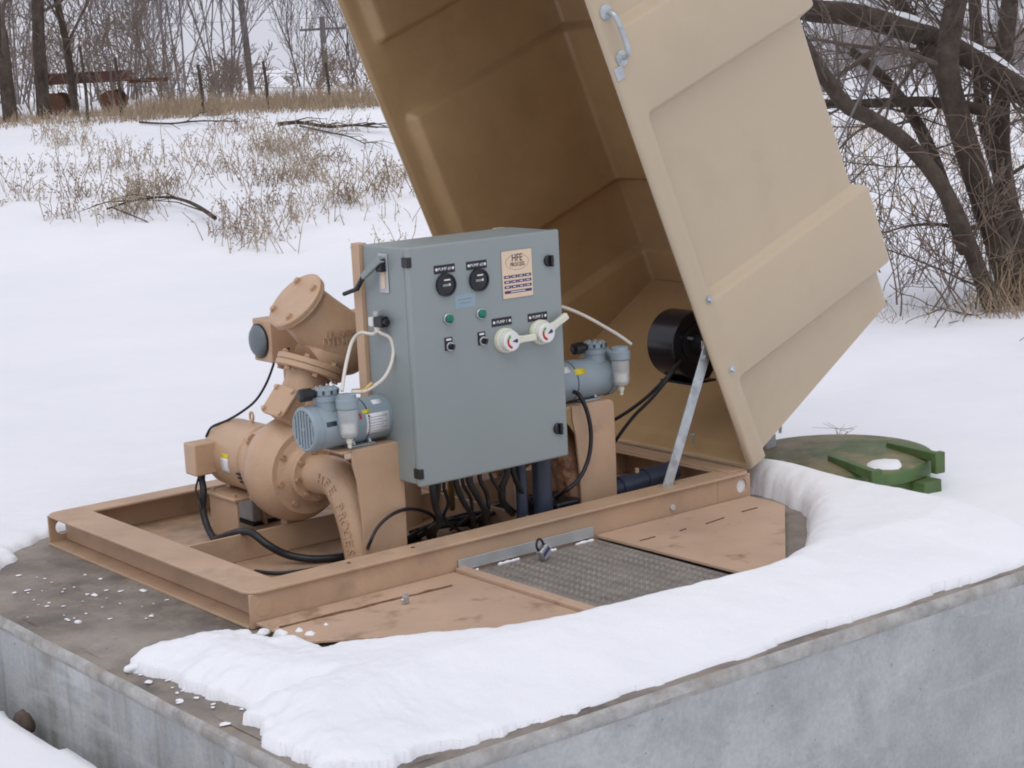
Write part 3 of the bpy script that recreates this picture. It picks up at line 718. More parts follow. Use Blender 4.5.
make_valve(1, 'tan ball check valve with a bolted round cap above the left pump', AX)
make_valve(-1, 'tan ball check valve hidden behind the grey control panel', AX+.90)
# discharge header between the two valves
hd = MB(); hd.tube(smooth_path([(.995, .66, .79), (1.01, .66, .79), (1.01, .68, .79)], 3), .066, 20)
hd.cyl((1.01, .68, .80), (1.01, .68, .013), .07, n=24)
tag(hd.build('discharge_header', 'tan_cast'), 'tan vertical discharge header pipe standing behind the control panel', 'pipe')
# actuator behind the left valve: tan box with grey dome
ac = thing('actuator_box', 'small tan box with a grey domed end behind the left check valve', 'box', (.70, .92, .62))
a = P(263.5, 320, .90); b_ = P(300, 357, .90)
MB().box(a.x-.0, b_.x+.05, .86, .98, b_.z, a.z-.0).build('box', 'tan_paint', ac, bevel=.004)
MB().lathe((a.x+.001, .935, (a.z+b_.z)/2-.002), (-1, 0, 0), [(-.004, .056), (.010, .056), (.018, .050), (.024, .036), (.027, .010)], 28).build('dome', 'dome_grey', ac)
MB().lathe((a.x-.002, .935, (a.z+b_.z)/2-.002), (-1, 0, 0), [(0, .061), (.004, .061)], 28).build('gasket', 'black_plastic', ac)
c0 = P(288, 349, .86); mb = MB(); mb.cyl(c0+V((0, .004, 0)), c0-V((0, .002, 0)), .006, n=12); mb.build('knockout', 'ink_black', ac)
MB().box((a.x+b_.x)/2+.02, (a.x+b_.x)/2+.05, .90, .94, .42, b_.z+.001).build('stand', 'tan_paint', ac)
# grey enclosure tucked under the pump
gb = thing('grey_enclosure', 'small silver metal box under the left pump behind its pedestal', 'box', (.60, .74, .0125))
ga, gb2 = PZ(237, 524, .014), PZ(266, 518, .014)
MB().box(gb2.x-.085, gb2.x+.05, gb2.y-.06, gb2.y+.10, .0215, .118).build('case', 'grey_metal', gb, bevel=.008, seg=3)
MB().box(gb2.x-.093, gb2.x+.058, gb2.y-.068, gb2.y+.108, .0128, .021).build('base', 'black_plastic', gb)
# ------------------------------------------------------------------ vacuum pumps on the posts
def make_vac(label, xl, xr, YB, ZB, flip, hx, bx):
    """motor-driven diaphragm vacuum pump: barrel along X, finned head, clear bowl; flip = vented end on the right"""
    t = thing('vacuum_pump', label, 'vacuum pump', ((xl+xr)/2, YB, .427), 'vacuum pumps on the posts')
    R = .071; Ln = xr-xl
    o = (xl, YB, ZB); ax = (1, 0, 0)
    if flip: o = (xr, YB, ZB); ax = (-1, 0, 0)
    A = V(ax)
    MB().lathe(o, ax, [(.030, R*.985), (.034, R), (Ln-.03, R), (Ln-.026, R*.97), (Ln-.008, R*.93), (Ln, R*.80)], 40).build('barrel', 'pump_blue', t)
    ec = MB().lathe(o, ax, [(.006, R*.80), (.0, R*.86), (.0, R*.93), (.006, R*1.02), (.028, R*1.05), (.034, R*1.03)], 40, cap=False).build('end_cap', 'pump_blue', t)
    MB().lathe(V(o)+A*.007, ax, [(0, R*.84), (.004, R*.84)], 32).build('vent_disc', 'pump_blue_dark', ec)
    for k in range(7):
        yy = -.051+k*.017; hh = math.sqrt(max((R*.84)**2-yy*yy, 0))
        c = V(o)+A*.003; MB().box(c.x-.0035, c.x+.0035, YB+yy-.0042, YB+yy+.0042, ZB-hh, ZB+hh).build('vent_slat', 'pump_blue', ec)
    MB().lathe(V(o)-A*.001, ax, [(0, .008), (.01, .008)], 12).build('hub', 'pump_blue', ec)
    # seam ring
    MB().lathe(V(o)+A*(Ln*.62), ax, [(0, R*1.004), (.0025, R*1.006), (.005, R*1.004)], 40, cap=False).build('seam', 'pump_blue_dark', t)
    # head
    hz = ZB+R*.75
    hd = MB().lathe((hx, YB-.01, hz), (0, 0, 1), [(0, .040), (.030, .040), (.031, .043), (.046, .043), (.0475, .038), (.050, .038), (.052, .041), (.068, .041), (.070, .036)], 28).build('head', 'pump_blue', t)
    for k in range(8):
        a = k*math.pi/4; mb = MB(); hexbolt(mb, (hx+.029*math.cos(a), YB-.01+.029*math.sin(a), hz+.070), (0, 0, 1), .0048, .005); mb.build('head_screw', 'steel', hd)
    for k in range(10):
        a = k*math.pi/5+.2; mb = MB(); M = Matrix.Translation((hx, YB-.01, hz+.06))@Matrix.Rotation(a, 4, 'Z'); mb.box(.036, .0425, -.004, .004, -.006, .006, M); mb.build('head_fin', 'pump_blue_dark', hd)
    MB().lathe((hx-.036, YB-.005, hz+.056), (-1, .0, .02), [(0, .014), (.018, .014), (.0185, .021), (.055, .021), (.058, .017)], 20).build('inlet_filter', 'black_plastic', t)
    # clear water-trap bowl on the front
    by = YB-R-.024
    bz = ZB+R*.88
    bw = MB().lathe((bx, by, bz), (0, 0, 1), [(0, .032), (.004, .036), (.030, .036), (.033, .031), (.046, .029), (.048, .018)], 24).build('trap_cap', 'pump_blue', t)
    MB().lathe((bx, by, bz-.0005), (0, 0, -1), [(0, .032), (.075, .030), (.088, .024), (.094, .012)], 24).build('trap_bowl', 'clear_bowl', t)
    MB().lathe((bx, by, bz-.046), (0, 0, -1), [(0, .012), (.002, .024), (.03, .023), (.033, .01)], 18).build('trap_filter', 'white_plastic', bw)
    MB().lathe((bx, by, bz-.095), (0, 0, -1), [(0, .011), (.014, .010), (.015, .007), (.03, .006)], 12).build('trap_drain', 'cream_plastic', bw)
    MB().cyl((bx-.03, by, bz+.02), (hx+.03, YB-.03, hz+.045), .009, n=10).build('trap_fitting', 'pump_blue', bw)
    # foot
    MB().box((xl+xr)/2-.02, (xl+xr)/2+.07, YB-.055, YB+.05, .4255, .431).build('foot_plate', 'galv', t, bevel=.001)
    for s_ in (-1, 1):
        x = (xl+xr)/2+.025+s_*.03; MB().tube([(x, YB-.045, .431), (x, YB-.036, ZB-R*.72)], .006, 6).build('foot_leg', 'galv', t)
    def wrap(a0, a1, x0, x1, m, nm='label_plate', r=R*1.004, par=t):
        mb = MB(); n = 7
        for i in range(n+1):
            a = a0+(a1-a0)*i/n
            for x in (x0, x1): mb.v.append((x, YB-r*math.cos(a), ZB+r*math.sin(a)))
        for i in range(n): mb.f.append((2*i, 2*i+1, 2*i+3, 2*i+2))
        ob = mb.build(nm, m, par); sm = ob.modifiers.new('t', 'SOLIDIFY'); sm.thickness = .0005; sm.offset = 1; return ob
    return t, wrap, R
t, wrap, R = make_vac('light blue vacuum pump with a white data label on the left post', .392, .715, .285, .500, False, .478, .500)
w_ = wrap(-.55, .40, .585, .672, 'label_white')
for k in range(6):
    a = -.42+k*.125; wrap(a, a+.022, .592, .592+(.07 if k % 2 else .055), 'ink_grey', 'printed_line', R*1.012, w_)
wrap(.255, .315, .592, .600, 'ink_purple', 'printed_mark', R*1.012, w_)
wrap(.45, .62, .574, .604, 'label_yellow'); wrap(.22, .48, .560, .568, 'red'); wrap(.80, 1.08, .625, .662, 'label_white')
wrap(.14, .36, .437, .475, 'pump_blue_dark', 'brand_oval')
t2, wrap, R = make_vac('light blue vacuum pump with a yellow sticker on the right post beside the panel', 1.345, 1.655, .285, .498, True, 1.590, 1.632)
wrap(.42, .74, 1.452, 1.500, 'label_yellow'); wrap(.62, 1.0, 1.40, 1.438, 'label_white')
MB().lathe((1.345, .285, .498), (-1, 0, 0), [(-.03, R*1.01), (-.002, R*1.01), (.004, R*.9)], 28).build('dark_end', 'black_plastic', t2)
# ------------------------------------------------------------------ control panel
px0, py0, pz0, PW, PH_, PD = .6811, .0751, .293, .609, .762, .2597
cp = thing('control_panel', 'grey blue steel control panel with meters, lamps and switches on its door', 'control panel', (px0+PW/2, py0+PD, pz0))
MB().box(px0+.005, px0+PW-.005, py0+.030, py0+PD, pz0+.004, pz0+PH_-.003).build('cabinet', 'panel_grey', cp, bevel=.006, seg=3)
MB().box(px0+.010, px0+PW-.010, py0+.0235, py0+.0305, pz0+.007, pz0+PH_-.007).build('door_gasket', 'panel_seam', cp)
dr = MB().box(px0, px0+PW, py0, py0+.0245, pz0, pz0+PH_).build('door', 'panel_grey', cp, bevel=.007, seg=3)
def DP(x, z, off=0): return V((px0+x, py0-off, pz0+z))
FRN = V((0, -1, 0))
def disc(name, m, x, z, r, t, off=0, par=cp, n=28, r2=None):
    mb = MB(); mb.lathe(DP(x, z, off), FRN, [(-.0005, r), (t*.8, r), (t, (r*.9) if r2 is None else r2)], n); return mb.build(name, m, par)
def plate(name, m, x0, x1, z0, z1, t, off=0, par=cp, bevel=0):
    mb = MB(); mb.box(px0+x0, px0+x1, py0-off-t, py0-off+.0005, pz0+z0, pz0+z1); return mb.build(name, m, par, bevel=bevel)
for z in (.715, .043):
    mb = MB(); mb.box(px0-.004, px0+.013, py0-.004, py0+.030, pz0+z-.016, pz0+z+.016); mb.build('hinge', 'black_plastic', cp, bevel=.002)
for x, z in ((.557, .663), (.565, .100)):
    lt = disc('latch', 'black_plastic', x, z, .019, .010); mb = MB(); mb.box(-.005, .005, -.020, -.009, -.019, .019, Matrix.Translation(DP(x+.004, z))); mb.build('latch_grip', 'black_plastic', lt, bevel=.002)
def legend(x, z, txt, w=.080, h=.026):
    p = plate('legend_plate', 'ink_black', x-w/2, x+w/2, z-h/2, z+h/2, .002)
    for s_ in (-1, 1): disc('legend_screw', 'text_white', x+s_*w*.40, z, .0046, .0012, .002, p, 12)
    mb = MB(); put_text(mb, txt, .0135, .0008, DP(x, z, .0026), (1, 0, 0), (0, 0, 1)); mb.build('legend_text', 'text_white', p, smooth=0)
legend(.138, .682, 'PUMP #1'); legend(.264, .681, 'PUMP #2')
legend(.353, .487, 'PUMP 1'); legend(.501, .485, 'PUMP 2')
for x, z in ((.138, .6315), (.268, .6325)):
    hm = disc('hour_meter', 'black_plastic', x, z, .037, .010, n=36)
    mb = MB(); mb.lathe(DP(x, z, .009), FRN, [(0, .0365), (.003, .0365), (.003, .031)], 36, cap=False); mb.build('bezel', 'black_gloss', hm)
    plate('meter_window', 'ink_grey', x-.016, x+.012, z-.004, z+.003, .0006, .0102, hm); plate('meter_digit', 'text_white', x+.008, x+.013, z-.003, z+.004, .0006, .0109, hm)
    plate('meter_mark', 'text_white', x-.010, x+.013, z+.014, z+.018, .0006, .0102, hm)
nl = plate('notice_label', 'label_blue', .172, .252, .550, .594, .0008)
for k, (a, b_) in enumerate(((.184, .240), (.194, .232))): plate('printed_line', 'ink_grey', a, b_, .576-k*.012, .580-k*.012, .0004, .0009, nl)
for x, z in ((.140, .523), (.2695, .523)):
    pl_ = disc('pilot_lamp', 'steel', x, z, .018, .008, n=28); mb = MB(); mb.lathe(DP(x+.001, z, .008), FRN, [(-.001, .0145), (.006, .014), (.011, .009), (.012, .003)], 24); mb.build('lens', 'lens_green', pl_)
for x, z in ((.140, .436), (.271, .4365)):
    sp = plate('switch_plate', 'ink_black', x-.017, x+.013, z-.014, z+.028, .002); plate('switch_text', 'text_white', x-.011, x+.008, z+.018, z+.024, .0005, .0021, sp)
    sw = disc('selector_switch', 'steel', x+.002, z-.002, .015, .006, .0015); disc('knob', 'black_plastic', x+.002, z-.002, .010, .012, .007, sw)
    mb = MB(); mb.box(-.004, .004, -.0235, -.019, -.009, .009, Matrix.Translation(DP(x+.002, z-.002))@Matrix.Rotation(.4, 4, 'Y')); mb.build('grip', 'black_gloss', sw)
# rotary disconnect handles: cream dials with an arm
for x, z, ang, nm in ((.3600, .4255, math.radians(-1), 'a'), (.5060, .4335, math.radians(24), 'b')):
    base = disc('rotary_handle', 'cream_plastic', x, z, .041, .020, n=36, r2=.038)
    dial = MB().lathe(DP(x+.0, z, .021), FRN, [(0, .034), (.020, .033), (.023, .030)], 36).build('dial', 'white_plastic', base)
    M = Matrix.Translation(DP(x, z, .030))@Matrix.Rotation(-ang, 4, 'Y')
    mb = MB(); mb.prism([(.030, -.014), (.034, .014), (.055, .0105), (.095, .0115), (.106, .013), (.109, -.009), (.095, -.0105), (.055, -.0105)], M@V((0, .012, 0)), M.to_3x3()@V((1, 0, 0)), M.to_3x3()@V((0, 0, 1)), M.to_3x3()@V((0, -.018, 0))); mb.build('arm', 'cream_plastic', base, bevel=.003)
    def arc(a0, a1, m, nm_):
        mb = MB(); n = 8
        for i in range(n+1):
            a = a0+(a1-a0)*i/n
            for r in (.0165, .0245): mb.v.append(DP(x+r*math.cos(a)+.003, z+r*math.sin(a), .0446))
        for i in range(n): mb.f.append((2*i, 2*i+1, 2*i+3, 2*i+2))
        o = mb.build(nm_, m, base); sm = o.modifiers.new('t', 'SOLIDIFY'); sm.thickness = .0006; sm.offset = 0
    arc(math.radians(118), math.radians(150), 'green', 'green_mark'); arc(math.radians(154), math.radians(258), 'red', 'red_mark')
    mb = MB(); ca, sa = math.cos(ang), math.sin(ang)
    mb.prism([(-.006, 0), (.010, .006), (.016, .0055), (.016, -.0055), (.010, -.006)], DP(x+.006, z, .0443), (ca, 0, sa), (-sa, 0, ca), (0, -.001, 0)); mb.build('pointer', 'ink_purple', base)
# maker's plate
mp = plate('maker_plate', 'label_cream', .3635, .4885, .5580, .7125, .0015)
for a, b_, c, d in ((.3625, .3642, .557, .7135), (.4878, .4895, .557, .7135), (.3625, .4895, .557, .5587), (.3625, .4895, .7118, .7135)): plate('plate_border', 'ink_grey', a, b_, c, d, .0019, 0, mp)
mb = MB(); put_text(mb, 'HFE', .034, .0006, DP(.427, .6865, .0022), (1, 0, 0), (0, 0, 1), .78); put_text(mb, 'PROCESS', .0185, .0006, DP(.428, .6655, .0022), (1, 0, 0), (0, 0, 1), .78)
mb.build('plate_text', 'ink_black', mp, smooth=0)
mb = MB(); mb.tube([DP(.427+.047*math.cos(a), .674+.025*math.sin(a), .0018) for a in [k*math.pi/20 for k in range(40)]], .0007, 4, closed=True); mb.build('plate_oval', 'ink_grey', mp)
for k in range(3):
    for j in range(4):
        z = .628-k*.0165; a = .371+j*.0283; q_ = plate('purple_box', 'ink_purple', a, a+.0263, z-.0045, z+.0045, .0006, .0014, mp)
        plate('white_text', 'text_white', a+.006, a+.019, z-.0012, z+.0014, .0003, .0021, mp)
plate('purple_box', 'ink_purple', .371, .4822, .574, .583, .0006, .0014, mp); plate('white_text', 'text_white', .395, .455, .5772, .5798, .0003, .0021, mp)
for s_ in (0,): pass
# side: disconnect plate and lever
sp = MB().box(px0+.0005, px0+.0032, py0+.115, py0+.165, pz0+.612, pz0+.737).build('disconnect_plate', 'grey_metal', cp, bevel=.001)
MB().box(px0-.004, px0+.0005, py0+.130, py0+.148, pz0+.625, pz0+.682).build('lever_tag', 'label_cream', sp, bevel=.001)
MB().box(px0-.020, px0+.0005, py0+.122, py0+.152, pz0+.680, pz0+.722).build('lever_hub', 'black_plastic', sp, bevel=.003)
a = V((px0-.016, py0+.125, pz0+.722)); e = PX(363, 277, px0-.030); e2 = PX(357, 289, px0-.032); e3 = PX(344, 294, px0-.032)
MB().tube([a, a.lerp(e, .5), e], [.017, .015, .013], 4).build('lever', 'panel_grey', sp, bevel=.002)
MB().tube([e, e2], .0085, 8).build('lever_shaft', 'black_plastic', sp); MB().tube([e2, e2.lerp(e3, .3), e3], .007, 8).build('lever_grip', 'black_rubber', sp)
# bottom entries
for x in (.10, .20, .31, .43): MB().cyl((px0+x, py0+.12, pz0+.006), (px0+x, py0+.12, pz0-.016), .022, n=14).build('cable_gland', 'black_plastic', cp)
# tan mounting frame behind the panel
mf = thing('mounting_frame', 'tan steel upright frame holding the control panel from behind', 'frame', (.98, .36, .0125))
MB().box(.671, .705, py0+PD+.001, py0+PD+.045, .0125, 1.056).build('upright', 'tan_paint', mf, bevel=.003)
MB().box(1.245, 1.285, py0+PD+.001, py0+PD+.045, .0125, 1.050).build('upright', 'tan_paint', mf, bevel=.003)
MB().box(.7055, 1.2445, py0+PD+.002, py0+PD+.03, .40, .46).build('crossbar', 'tan_paint', mf, bevel=.003)
MB().box(.7055, 1.2445, py0+PD+.002, py0+PD+.03, .95, 1.01).build('crossbar', 'tan_paint', mf, bevel=.003)
# solenoid valve on the panel's side
sv = thing('solenoid_valve', 'black and white solenoid valve on the side of the control panel', 'valve', (px0-.02, .25, .80))
p = PX(380, 321, px0-.012)
MB().box(px0-.030, px0-.001, p.y-.032, p.y+.012, p.z-.018, p.z+.016).build('coil', 'black_plastic', sv, bevel=.003)
MB().box(px0-.034, px0-.004, p.y+.013, p.y+.036, p.z-.017, p.z+.012).build('coil_label', 'white_plastic', sv, bevel=.002)
MB().cyl((px0-.017, p.y+.010, p.z+.016), (px0-.017, p.y+.010, p.z+.032), .011, n=14).build('stem_nut', 'grey_metal', sv)
MB().cyl((px0-.017, p.y+.005, p.z-.018), (px0-.017, p.y+.005, p.z-.034), .013, n=14).build('port', 'hose_white', sv)
MB().cyl((px0-.017, p.y-.030, p.z), (px0-.017, p.y-.050, p.z), .010, n=12).build('connector', 'black_plastic', sv)
SOL = V((px0-.017, p.y+.005, p.z-.030))
# ------------------------------------------------------------------ hinged fibreglass cover, swung open
TH = math.radians(67.9); UA = V((-math.cos(TH), 0, math.sin(TH))); VA = V((math.sin(TH), 0, math.cos(TH))); HO = V((2.055, 0, .125))
def LP(u, v, y): return HO+UA*u+VA*v+V((0, y, 0))
lid = thing('hinged_cover', 'beige fibreglass equipment cover tilted open on its hinge over the skid', 'cover', (2.055, .71, .12))
YF, YR = -.004, 1.427; ULEN = 2.06
ridges = [(.315, .645), (1.345, 1.660), (2.0, 3)]
def recess(u):
    r = 1.0
    for a, b_ in ridges:
        r = min(r, 1-float(sstep(a-.022, a+.016, u)*(1-sstep(b_-.016, b_+.022, u))))
    return r
def uend(v): return -.006 if v < .07 else -.006+.19*(v-.07)
us = sorted(set([a+k*.00475-.022 for a in (.315, 1.345, 2.03-.03) for k in range(9)]+[b_-.016+k*.00475 for b_ in (.645, 1.660) for k in range(9)]+[ULEN]+[.45, .8, 1.0, 1.18, 1.5, 1.8, 1.92]))
vs_side = [0, .03, .06, .085, .092, .099, .106, .113, .12, .135, .2, .32, .45, .6, .75, .84]
HT = .985; DEP = .042
def section(u):
    """outline from the front rim over the roof to the rear rim: list of (y, v)"""
    rc = recess(u); out = []
    top = HT-DEP*rc; rad = .03
    side = lambda v: DEP*rc*float(sstep(.085, .118, v))+.004*v/HT
    for v in vs_side: out.append((YF+side(v), v))
    yc = YF+side(.9)+rad; vc = top-rad
    for k in range(1, 7):
        a = math.radians(180-90*k/6); out.append((yc+rad*math.cos(a), vc+rad*math.sin(a)))
    half = out[:]
    ym = (YF+YR)/2
    out += [(yc+(ym-yc)*t, top) for t in (.25, .5, .75, 1)]
    out += [(YR+YF-y, v) for y, v in reversed(half)]+[]
    return out
mb = MB(); rows = [None]+us; ncol = len(section(.5))
for u in rows:
    sec = section(.05 if u is None else u)
    for (y, v) in sec: mb.v.append(LP(uend(v) if u is None else u, v, y))
for i in range(len(rows)-1):
    for k in range(ncol-1): mb.f.append((i*ncol+k, i*ncol+k+1, (i+1)*ncol+k+1, (i+1)*ncol+k))
# hinge-end wall: bridge the first row across, by matching front and rear columns
h = ncol//2
for k in range(h):
    a, b_ = k, ncol-1-k
    if b_-a >= 2: mb.f.append((a, a+1, b_-1, b_)) if b_-1 > a+1 else mb.f.append((a, a+1, b_))
o_ = (len(rows)-1)*ncol
for k in range(h):
    a, b_ = k, ncol-1-k
    if b_-a >= 2: mb.f.append((o_+a, o_+b_, o_+b_-1, o_+a+1)) if b_-1 > a+1 else mb.f.append((o_+a, o_+b_, o_+a+1))
me = bpy.data.meshes.new('shell'); me.from_pydata([tuple(p) for p in mb.v], [], mb.f); me.update()
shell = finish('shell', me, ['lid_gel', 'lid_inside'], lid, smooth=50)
cen = LP(1.0, .5, .71); f0 = shell.data.polygons[10]
if (V(f0.center)-cen).dot(f0.normal) < 0:
    bm = bmesh.new(); bm.from_mesh(me); bmesh.ops.reverse_faces(bm, faces=bm.faces); bm.to_mesh(me); bm.free()
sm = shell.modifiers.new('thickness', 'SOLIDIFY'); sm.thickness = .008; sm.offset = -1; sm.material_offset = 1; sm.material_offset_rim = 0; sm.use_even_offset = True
# grab handle on the near side
hd = thing('_x', 'x', 'x'); bpy.data.objects.remove(hd)
h1, h2 = LP(1.726, .060, YF), LP(1.565, .060, YF); N_ = V((0, -1, 0))
hb = MB()
mid = [h1+N_*.004, h1+N_*.030+(h2-h1)*.04, h1+N_*.044+(h2-h1)*.16, h1+N_*.048+(h2-h1)*.5, h2+N_*.044-(h2-h1)*.16, h2+N_*.030-(h2-h1)*.04, h2+N_*.004]
hb.tube(smooth_path(mid, 4), .0095, 10)
hh = hb.build('grab_handle', 'galv', lid)
for q in (h1, h2):
    MB().lathe(q, N_, [(0, .026), (.004, .026), (.007, .020), (.012, .012)], 24).build('handle_boss', 'galv', hh)
    for s_ in (-1, 1):
        mb = MB(); hexbolt(mb, q+N_*.004+V((s_*.015, 0, -s_*.008)), N_, .0045, .004); mb.build('screw', 'steel', hh)
q = LP(1.525, .030, YF); MB().box(-.018, .018, -.004, 0, -.022, .022, Matrix.Translation(q)@Matrix.Rotation(-.38, 4, 'Y')).build('catch_plate', 'galv', lid, bevel=.001)
for u, v in ((.649, .076), (.369, .071)):
    mb = MB(); q = LP(u, v, YF); mb.lathe(q, N_, [(-.001, .0155), (.002, .0155)], 20); mb.lathe(q, N_, [(.002, .010), (.006, .009), (.010, .005)], 14); mb.build('carriage_bolt', 'galv', lid)
# strut bracket inside
MB().box(-.012, .012, 0, .006, -.10, .10, Matrix.Translation(LP(.50, .028, YF+.010))@Matrix.Rotation(-(math.pi/2-TH), 4, 'Y')).build('strut_bracket', 'galv', lid)
# stay strut
st_ = thing('stay_strut', 'flat galvanised steel strut propping the open cover from the front rail', 'strut', (1.72, .05, .1))
a = P(707, 352, .030); b_ = P(668, 486, .045); d = (b_-a).normalized(); sd_ = d.cross(V((0, 1, 0))).normalized()
mb = MB(); mb.prism([(-.0215, -.02), (.0215, -.02), (.0215, (b_-a).length+.06), (-.0215, (b_-a).length+.06)], a, sd_, d, (0, .005, 0)); mb.build('bar', 'galv', st_, bevel=.001)
mb = MB(); hexbolt(mb, a+d*.02, N_, .011, .009); mb.build('pivot_bolt', 'steel', st_)
q = P(693, 443, .30); mb = MB(); mb.cyl(q, q+V((0, 0, .03)), .006, n=8); mb.lathe(q+V((0, 0, .030)), (0, 0, 1), [(0, .011), (.008, .011)], 6); tag(mb.build('eye_bolt', 'galv'), 'small galvanised bolt standing on the hinge rail behind the strut', 'bolt')
# ------------------------------------------------------------------ blower inside the cover
bl = thing('blower', 'black squirrel cage blower mounted inside the open cover', 'blower', (2.08, .4, .45))
BY0, BY1 = .26, .40
c0 = P(698, 343, BY0); 
ex, ez = V((1, 0, 0)), V((0, 0, 1))
poly = []
for k in range(25):
    a = math.radians(20+k*(245-20)/24); r = .112+.020*k/24; poly.append((r*math.cos(a), r*math.sin(a)))
poly += [(-.02, -.145), (.055, -.135), (.105, -.08)]
hs_ = MB().prism(poly, V((c0.x, BY0, c0.z)), ex, ez, (0, BY1-BY0, 0)).build('scroll_housing', 'black_gloss', bl, smooth=45, bevel=.003)
MB().lathe((c0.x, BY0, c0.z), N_, [(-.001, .075), (.006, .075), (.008, .070)], 32).build('inlet_ring', 'black_plastic', bl)
MB().lathe((c0.x, BY0-.008, c0.z), N_, [(0, .045), (.05, .045), (.056, .038)], 28).build('motor', 'black_plastic', bl)
for k in range(3):
    a = .6+k*2.1; mb = MB(); mb.cyl((c0.x+.06*math.cos(a), BY0-.004, c0.z+.06*math.sin(a)), (c0.x+.06*math.cos(a), BY0-.03, c0.z+.06*math.sin(a)), .006, n=8); mb.build('motor_stud', 'steel', bl)
pp = P(696, 343, BY0-.03); MB().box(pp.x-.006, pp.x+.006, BY0-.068, BY0-.0645, pp.z-.016, pp.z+.012).build('motor_label', 'label_white', bl)
MB().box(c0.x-.055, c0.x+.075, BY0-.012, BY1+.012, c0.z-.150, c0.z-.142).build('mount_foot', 'black_gloss', bl, bevel=.001)
# ------------------------------------------------------------------ cables, hoses, conduits
def cable(name, pts, r, m, label, cat, n=8):
    mb = MB(); mb.tube(smooth_path(pts, 7), r, n); return tag(mb.build(name, m, smooth=60), label, cat)
fz = .0125
jbx, jby = AX-.15, 1.05
cable('electric_cable', [(jbx, jby, AZ-.069), (jbx-.006, jby-.02, AZ-.115), P(203, 510, 1.03), P(209, 530, .98), PZ(222, 548, .026), PZ(240, 556, .024)], .0125, 'black_rubber', 'thick black power cable dropping from the left motor junction box', 'cable')
cable('electric_cable', [(jbx-.01, jby, AZ-.062), (jbx-.028, jby-.005, AZ-.105), (jbx-.025, jby-.02, AZ-.14), P(201, 508, 1.02)], .004, 'black_rubber', 'thin black wire looping beside the thick cable under the left junction box', 'wire')
cable('electric_cable', [PZ(214, 541, .030), PZ(228, 535, .075), PZ(240, 532, .105), PZ(252, 533, .118), PZ(268, 545, .085), PZ(288, 555, .045), PZ(315, 559, .028), PZ(345, 556, .026), PZ(380, 548, .026), PZ(420, 536, .026)], .013, 'black_rubber', 'thick black cable arching over the cross member beside the pedestal', 'cable')
cable('electric_cable', [PZ(255, 571, .02), PZ(280, 573, .02), PZ(320, 568, .02), PZ(370, 560, .02)], .006, 'black_rubber', 'thin black cable lying on the skid floor behind the front rail corner', 'cable')
cable('electric_cable', [P(275, 357, .92), P(273, 366, .92), P(266, 384, .95), P(256, 400, .98), P(243, 411, 1.0), P(228, 420, 1.05), P(212, 427, 1.08), P(206, 437, 1.1)], .0045, 'black_rubber', 'thin black lead running from the tan box down over the left motor', 'cable')
cable('electric_cable', [PZ(366, 556, .03)+V((0, -.0, 0)), P(369, 545, .17), P(378, 527, .165), P(393, 514, .17), P(410, 509, .20), P(428, 513, .24), P(436, 522, .26), PZ(434, 540, .02)], .0058, 'black_rubber', 'thin black cord looping in front of the left post', 'cable')
cable('electric_cable', [P(572, 391, .235), P(580, 396, .18), P(588, 415, .165), P(591, 437, .162), P(588, 460, .16), P(578, 480, .16), P(562, 493, .19), PZ(545, 503, .03)], .0075, 'black_rubber', 'black cord hanging from the right vacuum pump down its post', 'cable')
cable('electric_cable', [P(676, 366, .25), P(668, 376, .24), P(648, 396, .30), P(630, 410, .36), P(612, 421, .42), P(590, 432, .5)], .0065, 'black_rubber', 'black blower lead, the upper of the two running down to the left', 'cable')
cable('electric_cable', [P(681, 360, .25), P(669, 377, .23), P(652, 398, .27), P(634, 416, .32), P(618, 437, .36), P(606, 456, .4)], .0065, 'black_rubber', 'black blower lead, the lower of the two running down behind the right post', 'cable')
# air hoses
cable('air_hose', [SOL, SOL+V((-.01, .02, -.012)), P(360, 333, .30), P(352, 342, .27), P(347, 360, .24), P(344, 376, .215), P(342, 391, .19)], .0058, 'hose_white', 'white air hose from the solenoid valve to the left vacuum pump bowl', 'hose')
cable('air_hose', [SOL+V((0, -.006, 0)), SOL+V((-.004, -.02, -.006)), P(390, 338, .20), P(393.5, 350, .19), P(391, 365, .18), P(384, 378, .175), P(374, 386, .175), P(364, 391, .18), P(352, 392, .19)], .0062, 'hose_white', 'white air hose curling over the left vacuum pump', 'hose')
mb = MB(); a = P(352, 391.5, .195); mb.tube([a, P(361, 391, .185), P(370, 388, .18)], [.008, .009, .008], 8); mb.tube([P(365, 390, .18), P(372, 383, .175)], .006, 8); tag(mb.build('brass_elbow', 'brass'), 'brass hose elbow on top of the left vacuum pump', 'fitting')
cable('air_hose', [P(556, 306, .22), P(566, 308, .22), P(585, 316, .21), P(605, 327, .20), P(620, 336, .19), P(631, 344, .185)], .0062, 'hose_white', 'white air hose from the panel to the right vacuum pump bowl', 'hose')
